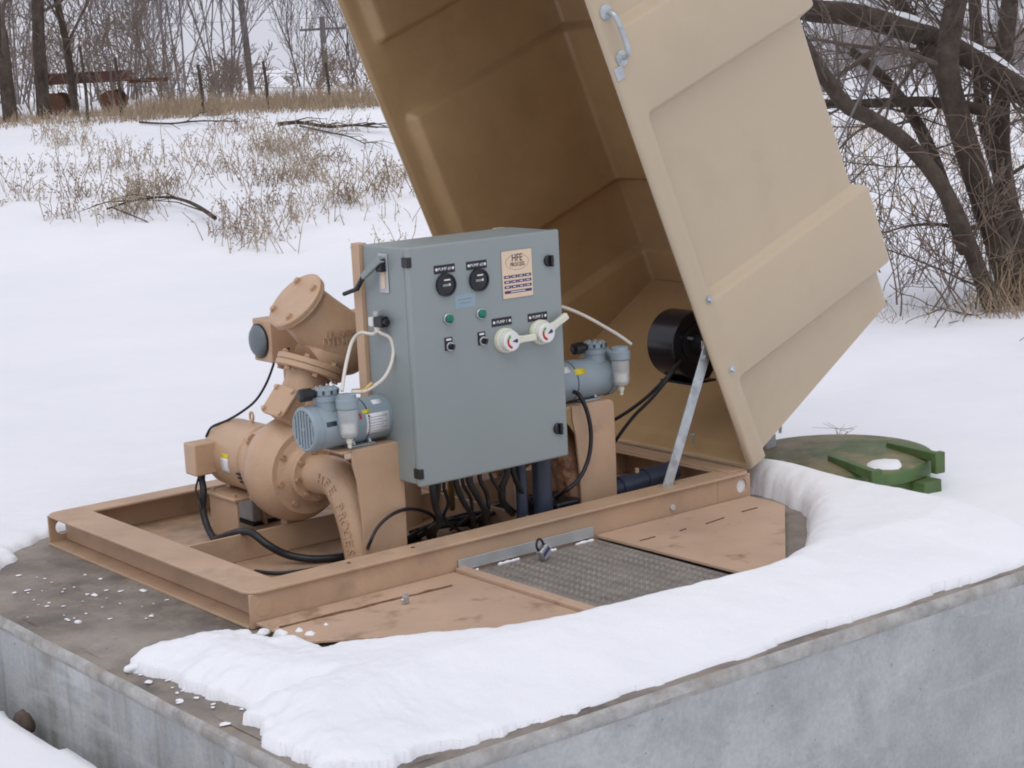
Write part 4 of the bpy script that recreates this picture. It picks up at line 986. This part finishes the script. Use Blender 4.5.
# bundle under the control panel
rg = random.Random(21)
posts = [(432, 482), (438, 481), (446, 479), (455, 477), (462, 476), (470, 474), (480, 471), (489, 469), (505, 465), (513, 463)]
for i, (x, y) in enumerate(posts):
    yy = .13+.05*rg.random(); e = x+rg.uniform(-16, 18); n_ = ['leftmost', 'second', 'third', 'fourth', 'fifth', 'sixth', 'seventh', 'eighth', 'ninth', 'tenth'][i]
    cable('electric_cable', [P(x, y-8, yy), P(x+rg.uniform(-3, 3), y+8, yy), P((x+e)/2+rg.uniform(-6, 6), y+24, yy+.02), P(e, y+40, yy+.05), PZ(e+rg.uniform(-20, 25), 545-(e-400)*.22, .03)], rg.choice((.006, .008, .010, .012)), 'black_rubber', f'black cable hanging under the control panel, {n_} from its left end', 'cable')
for i in range(10):
    x0 = 402+i*8; pts = []
    for k in range(6):
        x = x0+k*24; pts.append(PZ(x, 547-(x-404)*.262-rg.uniform(6, 17), .025+rg.uniform(0, .055)))
    cable('electric_cable', pts, rg.choice((.006, .008, .011)), 'black_rubber', 'black cable lying loose in the tangle behind the front rail', 'cable')['group'] = 'loose cables on the skid floor'
mb = MB(); mb.cyl(P(450, 470, .22)+V((0, 0, .02)), PZ(452, 508, .1), .012, n=10); tag(mb.build('brass_fitting', 'brass'), 'brass coloured fitting among the cables under the control panel', 'fitting')
for x, r, lb in ((541, .034, 'dark blue vertical conduit under the right end of the control panel'), (520, .020, 'narrow black vertical conduit under the middle of the control panel')):
    a = P(x, 462, .18); mb = MB(); mb.cyl((a.x, .18, .31), (a.x, .18, .013), r, n=18); tag(mb.build('conduit', 'navy_pipe'), lb, 'conduit')
mb = MB(); mb.box(P(560, 480, .24).x-.05, P(560, 480, .24).x+.06, .20, .30, .013, .10); tag(mb.build('sump_box', 'black_plastic', bevel=.01), 'low black box at the foot of the right post', 'box')
pp = thing('plastic_pipe', 'dark blue plastic pipe lying along the skid right of the right post', 'pipe', (1.75, .3, .06))
a, b_ = P(604, 493, .27), P(664, 473, .27); ax = (b_-a).normalized()
MB().cyl(a-ax*.15, b_+ax*.05, .036, n=24).build('pipe', 'navy_pipe', pp)
for s_ in (.30, .72): 
    q = a.lerp(b_, s_); MB().cyl(q-ax*.018, q+ax*.018, .041, n=24).build('coupling', 'navy_pipe', pp)
q = a.lerp(b_, .55); MB().cyl(q+V((0, 0, .03)), q+V((0, 0, .05)), .008, n=8).build('clamp_bolt', 'tan_paint', pp)
# ------------------------------------------------------------------ manhole
MANZ = -.135
mh = thing('manhole_cover', 'round green steel manhole cover with brown dirt beside the open equipment cover', 'manhole', (MAN.x, MAN.y, -.15))
MB().lathe((MAN.x, MAN.y, -.30), (0, 0, 1), [(0, MR-.02), (.255, MR-.02)], 64).build('riser', 'green_paint', mh)
MB().lathe((MAN.x, MAN.y, -.05), (0, 0, 1), [(0, MR-.005), (.002, MR), (.045, MR), (.050, MR-.006)], 72, cap=True).build('skirt', 'green_paint', mh)
MB().lathe((MAN.x, MAN.y, 0.0005), (0, 0, 1), [(0, MR-.006), (.005, MR-.012), (.014, MR*.85), (.026, MR*.5), (.031, MR*.2), (.032, .01)], 72).build('top_plate', 'green_top', mh)
def bar(p0, p1, name):
    a = PZ(*p0, .02); b_ = PZ(*p1, .02); d = b_-a; d.z = 0; ln = d.length; ang = math.atan2(d.y, d.x)
    M = Matrix.Translation((a.x, a.y, .012))@Matrix.Rotation(ang, 4, 'Z')
    br = MB().box(0, ln, -.016, .016, 0, .034, M).build(name, 'green_paint', mh, bevel=.003)
    MB().box(ln-.004, ln+.026, -.024, .024, -.045, .038, M).build('hinge_lug', 'green_paint', br, bevel=.004)
    return M, ln
bar((831, 461), (874, 477), 'hinge_bar'); M, ln = bar((889, 448), (936, 459), 'hinge_bar')
a = PZ(925, 474, -.03); MB().box(a.x-.05, a.x+.05, a.y-.04, a.y+.04, -.135, -.052, ).build('hinge_block', 'green_paint', mh, bevel=.004)
a, b_ = PZ(763, 437, .015), PZ(780, 433, .015)
MB().tube(smooth_path([a, a+V((0, 0, .035)), a.lerp(b_, .5)+V((0, 0, .045)), b_+V((0, 0, .035)), b_], 4), .007, 8).build('lift_handle', 'grey_metal', mh)
sp_ = MB(); c = PZ(884, 463, .02)
rg = random.Random(2)
pts = [(c.x+.085*math.cos(k*math.pi/8)*(1+.15*rg.random())*.9, c.y+.06*math.sin(k*math.pi/8)*(1+.2*rg.random())) for k in range(16)]
for r, z in ((1, .006), (.86, .022), (.55, .027), (.05, .029)): sp_.v += [(c.x+(x-c.x)*r, c.y+(y-c.y)*r, z) for x, y in pts]
for i in range(3): sp_.f += [(i*16+k, i*16+(k+1) % 16, (i+1)*16+(k+1) % 16, (i+1)*16+k) for k in range(16)]
sp_.f.append(tuple(48+k for k in range(16)))
tag(sp_.build('snow_patch', 'snow', smooth=60, kind='stuff'), 'patch of snow left on the green manhole cover', 'snow')
a = PZ(768, 452, .0); mb = MB(); mb.box(a.x-.03, a.x+.03, a.y-.02, a.y+.02, -.02, .075); tag(mb.build('conduit_stub', 'grey_metal', bevel=.006), 'short grey conduit stub between the cover and the manhole', 'conduit')
mat('vine_brown', (.17, .11, .08), .9, .25, 9)
# ------------------------------------------------------------------ trees, fence, poles, weeds
def gpt(px, dist):
    """ground point at a horizontal distance along the bearing of image column px"""
    dv = _f+_r*((px-512)/FPX)-_u*((110-384)/FPX); a = (dv.x*RT[0]+dv.y*RT[1])/(dv.x*FW[0]+dv.y*FW[1]); x = CAM.x+dist*(FW[0]+RT[0]*a); y = CAM.y+dist*(FW[1]+RT[1]*a)
    return V((x, y, float(ground_z(x, y))))
def grow(mbs, p, d, r, ln, lev, rg, spec):
    """one limb and, recursively, what grows from it; mbs[0] trunk, mbs[1] crown"""
    nseg = (7, 6, 5, 4, 3)[min(lev, 4)]; pts = [p]; dirs = [d]
    wob = spec['wob'][min(lev, len(spec['wob'])-1)]
    for i in range(nseg):
        d = (d+V((rg.gauss(0, wob), rg.gauss(0, wob), rg.gauss(0, wob)+spec['up']*(.5 if lev == 0 else 1)))).normalized()
        p = p+d*(ln/nseg); pts.append(p); dirs.append(d)
    tip = spec.get('tip', .25); rr = [max(spec['rmin'], r*(1-(1-tip)*(i/nseg)**.9)) for i in range(nseg+1)]
    mbs[0 if lev == 0 else 1].tube(pts, rr, (8, 6, 4, 3, 3)[min(lev, 4)], cap=(lev == 0))
    if lev >= spec['levels']: return
    n = spec['kids'][lev]; n = int(n*rg.uniform(.8, 1.25)+.5)
    for k in range(n):
        t = spec['from'][min(lev, len(spec['from'])-1)]+(1-spec['from'][min(lev, len(spec['from'])-1)])*((k+rg.random())/n); f = t*nseg; i = min(int(f), nseg-1)
        q = pts[i].lerp(pts[i+1], f-i); dd = dirs[i+1]
        ax = dd.orthogonal().normalized(); ax = Matrix.Rotation(rg.uniform(0, 2*math.pi), 3, dd)@ax
        ang = math.radians(rg.uniform(*spec['ang'])); nd = (dd*math.cos(ang)+ax*math.sin(ang)).normalized()
        rl = rr[i]*rg.uniform(.30, .55) if lev < 2 else rr[i]*.62
        grow(mbs, q, nd, max(rl, spec['rmin']), ln*rg.uniform(*spec['lr'])*(1-.35*t), lev+1, rg, spec)
SP_TREE = dict(levels=4, kids=(13, 8, 6, 3), ang=(25, 62), lr=(.36, .60), up=.05, wob=(.06, .15, .19, .22), rmin=.0055, **{'from': (.09, .15, .12, .1)})
SP_UPRIGHT = dict(levels=3, kids=(10, 7, 5), ang=(14, 40), lr=(.34, .56), up=.10, wob=(.08, .10, .12, .15), rmin=.0062, **{'from': (.08, .12, .12)})
SP_SHRUB = dict(levels=3, kids=(6, 5, 4), ang=(20, 60), lr=(.4, .7), up=.04, wob=(.10, .16, .2, .25), rmin=.004, **{'from': (.15, .1, .1)})
def make_tree(name, label, base, stems, spec, seed, bark, twig, group):
    rg = random.Random(seed); mbs = [MB(), MB()]
    for (off, d, r, ln) in stems: grow(mbs, V(base)+V(off)-V((0, 0, .15)), V(d).normalized(), r, ln, 0, rg, spec)
    t = thing(name, label, 'tree', base, group)
    mbs[0].build('trunk', bark, t, smooth=70); mbs[1].build('crown', twig, t, smooth=0); return t
G1 = 'bare trees beyond the snow bank'
def put(src, px, dist, rz, sc, label):
    c = copy_tree(src); c.location = gpt(px, dist); c.rotation_euler.z = rz; c.scale = (sc, sc, sc); c['label'] = label; return c
up = (0, 0, 1)
b = gpt(10, 29.5); tA = make_tree('bare_tree', 'dark bare tree at the left edge of the picture', b, [((0, 0, 0), (.02, .0, 1), .13, 10.5)], SP_TREE, 5, 'tree_bark', 'bark_grey', G1)
b = gpt(43, 30.5); make_tree('bare_tree', 'thick forked bare tree second from the left edge', b, [((0, 0, 0), (.05, -.05, 1), .125, 10)], SP_TREE, 8, 'tree_bark', 'bark_grey', G1)
b = gpt(76, 32); make_tree('bare_tree', 'slender straight bare tree behind the rusty trailer', b, [((0, 0, 0), (.0, 0, 1), .075, 10)], SP_TREE, 13, 'tree_bark', 'bark_grey', G1)
# upright multi-stem trees
def fan(rg, n, r, ln, spread):
    return [((rg.uniform(-.2, .2), rg.uniform(-.2, .2), 0), (rg.gauss(0, spread), rg.gauss(0, spread), 1), r*rg.uniform(.7, 1.1), ln*rg.uniform(.8, 1.1)) for _ in range(n)]
rg = random.Random(31)
tU = make_tree('multi_stem_tree', 'pale many stemmed bare tree left of the tall leaning pole', gpt(178, 40), fan(rg, 7, .030, 8.6, .13), SP_UPRIGHT, 17, 'bark_hazed', 'bark_hazed', G1)
tV = make_tree('multi_stem_tree', 'pale many stemmed bare tree right behind the tall leaning pole', gpt(226, 44), fan(rg, 7, .029, 8.2, .12), SP_UPRIGHT, 23, 'bark_hazed', 'bark_hazed', G1)
tW = make_tree('multi_stem_tree', 'small thin bare tree just left of the utility pole with the crossarm', gpt(305, 58), fan(rg, 4, .026, 5.0, .26), SP_UPRIGHT, 29, 'bark_grey', 'bark_hazed', G1)
put(tW, 352, 55, 2.0, .95, 'small thin bare tree between the crossarm pole and the open cover')
put(tU, 128, 47, 1.9, .92, 'pale many stemmed bare tree right of the rusty trailer')
put(tU, 22, 50, 3.9, 1.05, 'pale bare tree far behind the two leftmost trunks')
put(tV, 150, 66, 4.4, .9, 'pale bare tree farthest back beside the many stemmed tree')
put(tU, -40, 42, 5.1, 1.0, 'pale bare tree just outside the left edge')
# undergrowth along the bank top, one tangled mass
SP_S = dict(SP_SHRUB, levels=2, rmin=.006)
ug = [MB(), MB()]; rg = random.Random(77)
for i in range(62):
    px = rg.uniform(-60, 430)*rg.choice((.6, 1, 1)); dist = rg.uniform(31, 60); p = gpt(px, dist)
    for k in range(3): grow(ug, p+V((rg.gauss(0, .5), rg.gauss(0, .5), -.05)), V((rg.gauss(0, .3), rg.gauss(0, .3), 1)).normalized(), .018, rg.uniform(.8, 2.2)*(1.25 if px < 140 else .5), 0, rg, SP_S)
o = ug[0]; o.add(ug[1].v, ug[1].f); tag(o.build('undergrowth', 'twig_brown', smooth=0, kind='stuff'), 'tangle of bare brush along the top of the bank', 'brush')
# dry grass belt on the bank top
def blades(mb, p, n, h, spread, rg, wd=.006, lean=.35, curl=.3):
    for _ in range(n):
        q = p+V((rg.gauss(0, spread), rg.gauss(0, spread), -.01)); d = V((rg.gauss(0, lean), rg.gauss(0, lean), 1)).normalized(); hh = h*rg.uniform(.5, 1.15)
        s_ = V((rg.uniform(-1, 1), rg.uniform(-1, 1), 0)).normalized()*wd; m_ = q+d*hh*.6; e = m_+(d+V((rg.gauss(0, curl), rg.gauss(0, curl), -.3))).normalized()*hh*.45
        mb.add([q-s_, q+s_, m_+s_*.7, m_-s_*.7, e], [(0, 1, 2, 3), (3, 2, 4)])
gm = MB(); rg = random.Random(9)
for i in range(900):
    px = rg.uniform(-50, 470); dist = 26.4+abs(rg.gauss(0, 4)); p = gpt(px, dist)
    dens = 1.0 if px > 120 else .45
    blades(gm, p, int(9*dens), .36*rg.uniform(.4, 1.25)*(1 if px > 130 else .6), .25, rg, .007)
tag(gm.build('dry_grass', 'grass_dry', smooth=0, kind='stuff'), 'belt of dry tan grass along the top of the snow bank', 'grass')
# weeds poking through the snow on the bank slope
wd, wk = MB(), MB(); rg = random.Random(14)
clumps = []
for (cx, cy, sxp, syp, n) in ((290, 185, 38, 16, 70), (240, 150, 60, 16, 55), (130, 205, 55, 10, 60), (60, 160, 45, 9, 30), (180, 185, 60, 18, 40), (390, 190, 26, 30, 34), (270, 235, 20, 10, 20), (20, 205, 20, 8, 12), (330, 160, 30, 20, 34), (140, 145, 70, 12, 30), (215, 225, 60, 8, 14), (350, 225, 40, 16, 16)):
    k = 0
    while k < n*.52:
        ax_, ay_ = rg.gauss(cx, sxp), rg.gauss(cy, syp)
        for _ in range(rg.randint(1, 7)): clumps.append((ax_+rg.gauss(0, 6), ay_+rg.gauss(0, 2.2))); k += 1
def ray_ground(px, py):
    d = _f+_r*((px-512)/FPX)-_u*((py-384)/FPX); lo = 8.0
    for i in range(260):
        q = CAM+d*lo
        if q.z < float(ground_z(q.x, q.y)): return V((q.x, q.y, float(ground_z(q.x, q.y))))
        lo += .13
    return None
for (px, py) in clumps:
    if px < -30 or px > 455 or py > 252 or py < 122: continue
    g = ray_ground(px, py)
    if g is None: continue
    dark = rg.random() < .45
    for _ in range(rg.randint(4, 10)):
        q = g+V((rg.gauss(0, .16), rg.gauss(0, .16), -.02)); hh = rg.uniform(.08, .36)*rg.choice((.6, 1, 1.2)); d = V((rg.gauss(0, .45), rg.gauss(0, .45), 1)).normalized()
        m_ = q+d*hh*.55; e = m_+(d+V((rg.gauss(0, .35), rg.gauss(0, .35), 0))).normalized()*hh*.5
        mb = wk if dark else wd; mb.tube([q, m_, e], [.0045, .0038, .003], 3, cap=False)
        for k in range(rg.randint(2, 6)):
            c = m_.lerp(e, rg.random())+V((rg.gauss(0, .03), rg.gauss(0, .03), rg.gauss(0, .03))); s_ = rg.uniform(.008, .022)
            a1 = V((rg.gauss(0, 1), rg.gauss(0, 1), rg.gauss(0, 1))).normalized()*s_; b1 = a1.orthogonal().normalized()*s_*.6
            mb.add([c-a1, c+b1, c+a1, c-b1], [(0, 1, 2, 3)])
tag(wd.build('dry_weeds', 'weed', smooth=0, kind='stuff'), 'tan dry weeds poking through the snow on the bank', 'weeds')
tag(wk.build('dry_weeds', 'weed_dark', smooth=0, kind='stuff'), 'brown dry weeds poking through the snow on the bank', 'weeds')
# fallen branches
def fallen(pxs, r, label, seed, lift=.06):
    rg = random.Random(seed); pts = []
    for (px, py) in pxs:
        g = ray_ground(px, py) or gpt(px, 25); pts.append(g+V((0, 0, lift)))
    mbs = MB(); n = len(pts); sp = smooth_path(pts, 4); mbs.tube(sp, [r*(1-.6*i/len(sp)) for i in range(len(sp))], 6)
    for k in range(7):
        i = rg.randint(2, len(sp)-2); d = (sp[i+1]-sp[i-1]).normalized(); e = sp[i]+(d+V((rg.gauss(0, .5), rg.gauss(0, .5), rg.uniform(-.1, .12)))).normalized()*rg.uniform(.3, .9)
        mbs.tube([sp[i], sp[i].lerp(e, .5)+V((0, 0, .04)), e], [r*.4, r*.3, r*.12], 4)
    return tag(mbs.build('fallen_branch', 'tree_bark'), label, 'branch')
fallen([(216, 230), (200, 220), (184, 212), (165, 210), (135, 214), (108, 220)], .022, 'curved dark fallen branch lying low on the snow bank', 1, .10)
fallen([(278, 131), (300, 132), (330, 135), (355, 133), (378, 135)], .028, 'long dark fallen limb lying at the top of the snow bank', 2, .08)
fallen([(300, 131), (330, 136), (350, 141), (366, 148)], .014, 'thin fallen limb slanting down below the long one on the bank', 3, .04)
fallen([(140, 125), (170, 127), (200, 124), (240, 124)], .018, 'low fallen limb along the bank top below the many stemmed trees', 6, .03)
# fence posts and wire
posts = [(87, 27.5, 1.0), (121, 28.5, .8), (203, 28.0, .62), (268, 28.5, .62), (330, 29.5, .55)]; tops = []
names = ['dark fence post in front of the rusty trailer', 'short fence post beside the rusty trailer', 'thin dark fence post left of the leaning utility pole', 'thin dark fence post right of the leaning utility pole', 'thin dark fence post under the crossarm pole']
for (px, dist, hgt), nm in zip(posts, names):
    b = gpt(px, dist); mb = MB(); mb.tube([b-V((0, 0, .2)), b+V((.01, 0, hgt*.5)), b+V((-.02, .01, hgt+.1))], [.026, .025, .022], 7); tops.append(b+V((-.02, .01, hgt)))
    tag(mb.build('fence_post', 'tree_bark'), nm, 'post', 'fence posts along the bank')
for k, dz in enumerate((-.08, -.30)):
    mb = MB(); mb.tube([t+V((0, 0, dz if i else dz)) for i, t in enumerate(tops)], .005, 4); tag(mb.build('fence_wire', 'wire_metal'), ['upper wire strung along the fence posts on the bank', 'lower wire strung along the fence posts on the bank'][k], 'wire')
# utility poles
b = gpt(254, 46); mb = MB(); mb.cyl(b-V((0, 0, .3)), b+V((-.35, .28, 9)), .085, .07, 12); tag(mb.build('utility_pole', 'pole_wood'), 'tall leaning wooden utility pole without a crossarm', 'utility pole')
b = gpt(328, 95); up_ = thing('utility_pole', 'shorter wooden utility pole with a crossarm beside the open cover', 'utility pole', b)
hgt = 3.05
MB().cyl(b-V((0, 0, .3)), b+V((0, 0, hgt)), .17, .14, 12).build('pole', 'pole_wood', up_)
rv = V((RT[0], RT[1], 0)); arm = MB(); arm.cyl(b+V((0, 0, hgt-.62))-rv*1.15, b+V((0, 0, hgt-.62))+rv*1.15, .07, n=6); arm.build('crossarm', 'pole_wood', up_)
for s_ in (-1.05, -.5, .5, 1.05): MB().lathe(b+V((0, 0, hgt-.56))+rv*s_, (0, 0, 1), [(0, .03), (.10, .045), (.14, .02)], 8).build('insulator', 'wire_metal', up_)
MB().box(-.11, .11, -.16, -.12, -.18, .18, Matrix.Translation(b+V((0, 0, hgt-1.5)))).build('tag_plate', 'galv', up_)
mb = MB(); z = b.z+hgt-.05; mb.tube([V((b.x, b.y, z))+rv*s_+V((0, 0, .0012*s_*s_)) for s_ in range(-30, 31, 3)], .012, 4); tag(mb.build('power_line', 'wire_metal'), 'thin power line crossing above the crossarm pole', 'wire')
# rusty trailer among the left trees
b = gpt(98, 34); rt = thing('rusty_trailer', 'low rusty red farm trailer under the trees at the left', 'trailer', b)
M = Matrix.Translation(b)@Matrix.Rotation(math.atan2(RT[1], RT[0])+.1, 4, 'Z')
MB().box(-1.0, .62, -.6, .6, .54, .74, M).build('bed', 'rust', rt, bevel=.02)
mat('rust_red', (.105, .05, .04), .85, .3, 9)
for i in range(6): MB().box(-.98+i*.27, -.75+i*.27, -.625, -.601, .55, .73, M).build('side_board', 'rust_red', rt)
for x in (-.7, .3):
    for y in (-.55, .55): MB().cyl(M@V((x, y-.06, .20)), M@V((x, y+.06, .20)), .20, n=18).build('wheel', 'rust', rt)
MB().box(.60, 1.3, -.05, .05, .50, .58, M).build('drawbar', 'rust', rt)
# snowy-floored tree at the right
G2 = 'trees at the right edge'
def limb(mb, pts, r0, r1, n=9):
    sp = smooth_path(pts, 5); m = len(sp); mb.tube(sp, [r0+(r1-r0)*(i/(m-1)) for i in range(m)], n); return sp, [r0+(r1-r0)*(i/(m-1)) for i in range(m)]
def at(px, py, dist):
    d = _f+_r*((px-512)/FPX)-_u*((py-384)/FPX); return CAM+d*dist
DT = 11.8
tr = thing('leaning_tree', 'gnarled multi trunk bare tree leaning left at the right edge', 'tree', gpt(1005, DT+.1), G2)
tk_, cr = MB(), MB(); limbs = []
gb_ = gpt(1010, DT+.1)
limbs.append(limb(tk_, [at(1024, 335, DT), at(1013, 290, DT), at(996, 235, DT), at(979, 185, DT-.1), at(962, 130, DT-.2), at(948, 75, DT-.3), at(951, 30, DT-.3), at(962, -20, DT-.3), at(985, -90, DT-.3)], .095, .065))
limbs.append(limb(tk_, [at(1000, 335, DT-.3), at(984, 285, DT-.3), at(961, 225, DT-.4), at(938, 180, DT-.5), at(905, 142, DT-.6), at(870, 118, DT-.8), at(845, 104, DT-.9), at(815, 62, DT-1.0), at(785, 15, DT-1.1), at(760, -30, DT-1.1)], .055, .042))
limbs.append(limb(tk_, [at(1060, 130, DT+.3), at(1022, 92, DT+.2), at(985, 66, DT+.1), at(940, 42, DT), at(895, 26, DT-.1), at(850, 14, DT-.2), at(800, 8, DT-.3), at(740, -20, DT-.4)], .078, .07))
limbs.append(limb(tk_, [at(1040, 340, DT+.5), at(1018, 250, DT+.5), at(1001, 160, DT+.5), at(1002, 80, DT+.5), at(1010, 0, DT+.5), at(1015, -80, DT+.5)], .085, .05))
limbs.append(limb(tk_, [at(1050, 330, DT+.8), at(1012, 210, DT+.7), at(985, 120, DT+.7), at(978, 50, DT+.7), at(972, -40, DT+.7)], .065, .04))
limbs.append(limb(tk_, [at(965, 250, DT-.4), at(930, 150, DT+.3), at(905, 105, DT+.4), at(880, 75, DT+.4), at(850, 50, DT+.4)], .05, .03, 7))
limbs.append(limb(tk_, [at(985, 110, DT-.2), at(930, 102, DT+.1), at(880, 103, DT+.2), at(835, 104, DT+.2), at(800, 100, DT+.2)], .04, .025, 7))
limbs.append(limb(tk_, [at(948, 80, DT-.3), at(925, 45, DT), at(900, 5, DT+.1), at(880, -30, DT+.1)], .06, .04, 7))
rg = random.Random(41); SPB = dict(SP_SHRUB, levels=2, kids=(6, 5, 3), rmin=.0032, up=.0)
for (sp, rr) in limbs:
    for k in range(11):
        i = rg.randint(2, len(sp)-2); d = (sp[i+1]-sp[i-1]).normalized(); ax = Matrix.Rotation(rg.uniform(0, 6.28), 3, d)@d.orthogonal().normalized()
        nd = (d*.5+ax).normalized(); grow([cr, cr], sp[i]+ax*rr[i]*.6, nd, rr[i]*rg.uniform(.08, .22), rg.uniform(.6, 1.7), 1, rg, dict(SPB, kids=(6, 6, 4)))
tk_.build('trunk', 'tree_bark', tr, smooth=70); cr.build('crown', 'bark_grey', tr, smooth=0)
# snow lying on the limbs
def snow_on(i, a, b_, w_, label):
    sp, rr = limbs[i]; mb = MB(); k0, k1 = int(a*(len(sp)-1)), int(b_*(len(sp)-1)); pts = []; rad = []
    for k in range(k0, k1+1):
        pts.append(sp[k]+V((0, 0, rr[k]*.86))); rad.append(rr[k]*w_*(.35+.65*math.sin(math.pi*(k-k0+.6)/(k1-k0+1.2))))
    mb.tube(pts, rad, 8); tag(mb.build('limb_snow', 'snow', kind='stuff'), label, 'snow')
snow_on(2, .12, .42, .62, 'strip of snow on the upper limb of the right tree'); snow_on(2, .46, .62, .55, 'short strip of snow farther out on the upper limb of the right tree')
snow_on(0, .30, .66, .5, 'slanting strip of snow on the trunk of the right tree')
# brush and vines under the right tree
br = [MB(), MB()]; rg = random.Random(51)
for i in range(17):
    px = rg.uniform(850, 1040); dist = rg.uniform(11.2, 16); p = gpt(px, dist)
    for k in range(2): grow(br, p+V((rg.gauss(0, .2), rg.gauss(0, .2), -.03)), V((rg.gauss(0, .45), rg.gauss(0, .45), 1)).normalized(), .0065, rg.uniform(.5, 1.5), 0, rg, dict(SP_SHRUB, levels=3, kids=(5, 4, 3), rmin=.0022))
br[0].add(br[1].v, br[1].f); tag(br[0].build('undergrowth', 'twig_brown', smooth=0, kind='stuff'), 'bare brush and vines tangled under the right tree', 'brush')
gm = MB(); 
for i in range(46): blades(gm, gpt(rg.uniform(985, 1060), rg.uniform(11.0, 12.4)), 10, rg.uniform(.22, .5), .10, rg, .0045, .55, .6)
for i in range(70): blades(gm, gpt(rg.uniform(850, 1000), rg.uniform(11.0, 12.2)), 3, rg.uniform(.06, .16), .08, rg, .003, .7, .6)
for i in range(420): blades(gm, gpt(rg.uniform(790, 1060), rg.uniform(18, 48)), 6, rg.uniform(.12, .32), .3, rg, .008, .5, .6)
tag(gm.build('dry_grass', 'grass_dry', smooth=0, kind='stuff'), 'dry tan grass under and beyond the right tree', 'grass')
vn = MB(); rg = random.Random(91)
for i in range(38):
    a = at(rg.uniform(940, 1040), rg.uniform(110, 320), rg.uniform(10.9, 11.9)); d = V((rg.gauss(0, .5), rg.gauss(0, .5), rg.gauss(.4, .6))); pts = [a]
    for k in range(6): d = (d.normalized()+V((rg.gauss(0, .35), rg.gauss(0, .35), rg.gauss(-.12, .3)))); pts.append(pts[-1]+d.normalized()*.16)
    vn.tube(smooth_path(pts, 2), .0026, 3, cap=False)
tag(vn.build('vines', 'vine_brown', smooth=0, kind='stuff'), 'reddish brown vines hanging around the trunks of the right tree', 'vines')
# stalks beside the manhole
mb = MB()
for (px, py, h_) in ((838, 427, .06), (841, 427, .05)):
    g = PZ(px, py, -.06); g.z = float(ground_z(g.x, g.y))
    for k in range(3): mb.tube([g, g+V((rg.gauss(0, .02), rg.gauss(0, .02), h_*.6)), g+V((rg.gauss(0, .05), rg.gauss(0, .05), h_))], [.0016, .0012, .0008], 3)
tag(mb.build('weed_stalks', 'twig_brown', kind='stuff'), 'few thin dry stalks in the snow behind the manhole', 'weeds')
# far trees across the right field
rg = random.Random(61)
lab = ['far bare tree seen through the limbs next to the open cover', 'far bare tree beyond the field at the centre of the right gap', 'far bare tree beyond the field near the leaning trunk', 'far bare tree beyond the field at the right edge', 'far bare tree low on the horizon beyond the field', 'far bare tree just off the right edge']
for i, (px, dist, sc) in enumerate(((840, 82, .5), (890, 90, .55), (935, 86, .5), (1010, 84, .6), (868, 95, .5), (1050, 90, .7))): 
    c = put((tU, tV)[i % 2], px, dist, rg.uniform(0, 6), sc, lab[i]); c['group'] = 'far trees across the right field'
fw = [MB(), MB()]
for i in range(90):
    p = gpt(rg.uniform(770, 1070), rg.uniform(62, 100))
    for k in range(3): grow(fw, p+V((rg.gauss(0, .9), rg.gauss(0, .9), -.1)), V((rg.gauss(0, .3), rg.gauss(0, .3), 1)).normalized(), .03, rg.uniform(1.2, 2.6), 0, rg, dict(SP_S, rmin=.008))
fw[0].add(fw[1].v, fw[1].f); tag(fw[0].build('far_thicket', 'bark_hazed', smooth=0, kind='stuff'), 'distant grey thicket across the snowy field at the right', 'thicket')
# taut guy cable behind the cover
a, e = at(841, 137, 9.2), at(895, 22, 11.6); d = (e-a)
mb = MB(); mb.tube([a-d*.5, a, e], [.006, .006, .009], 8); tag(mb.build('guy_wire', 'wire_metal'), 'thin grey stay wire slanting up from behind the open cover to a limb', 'wire')
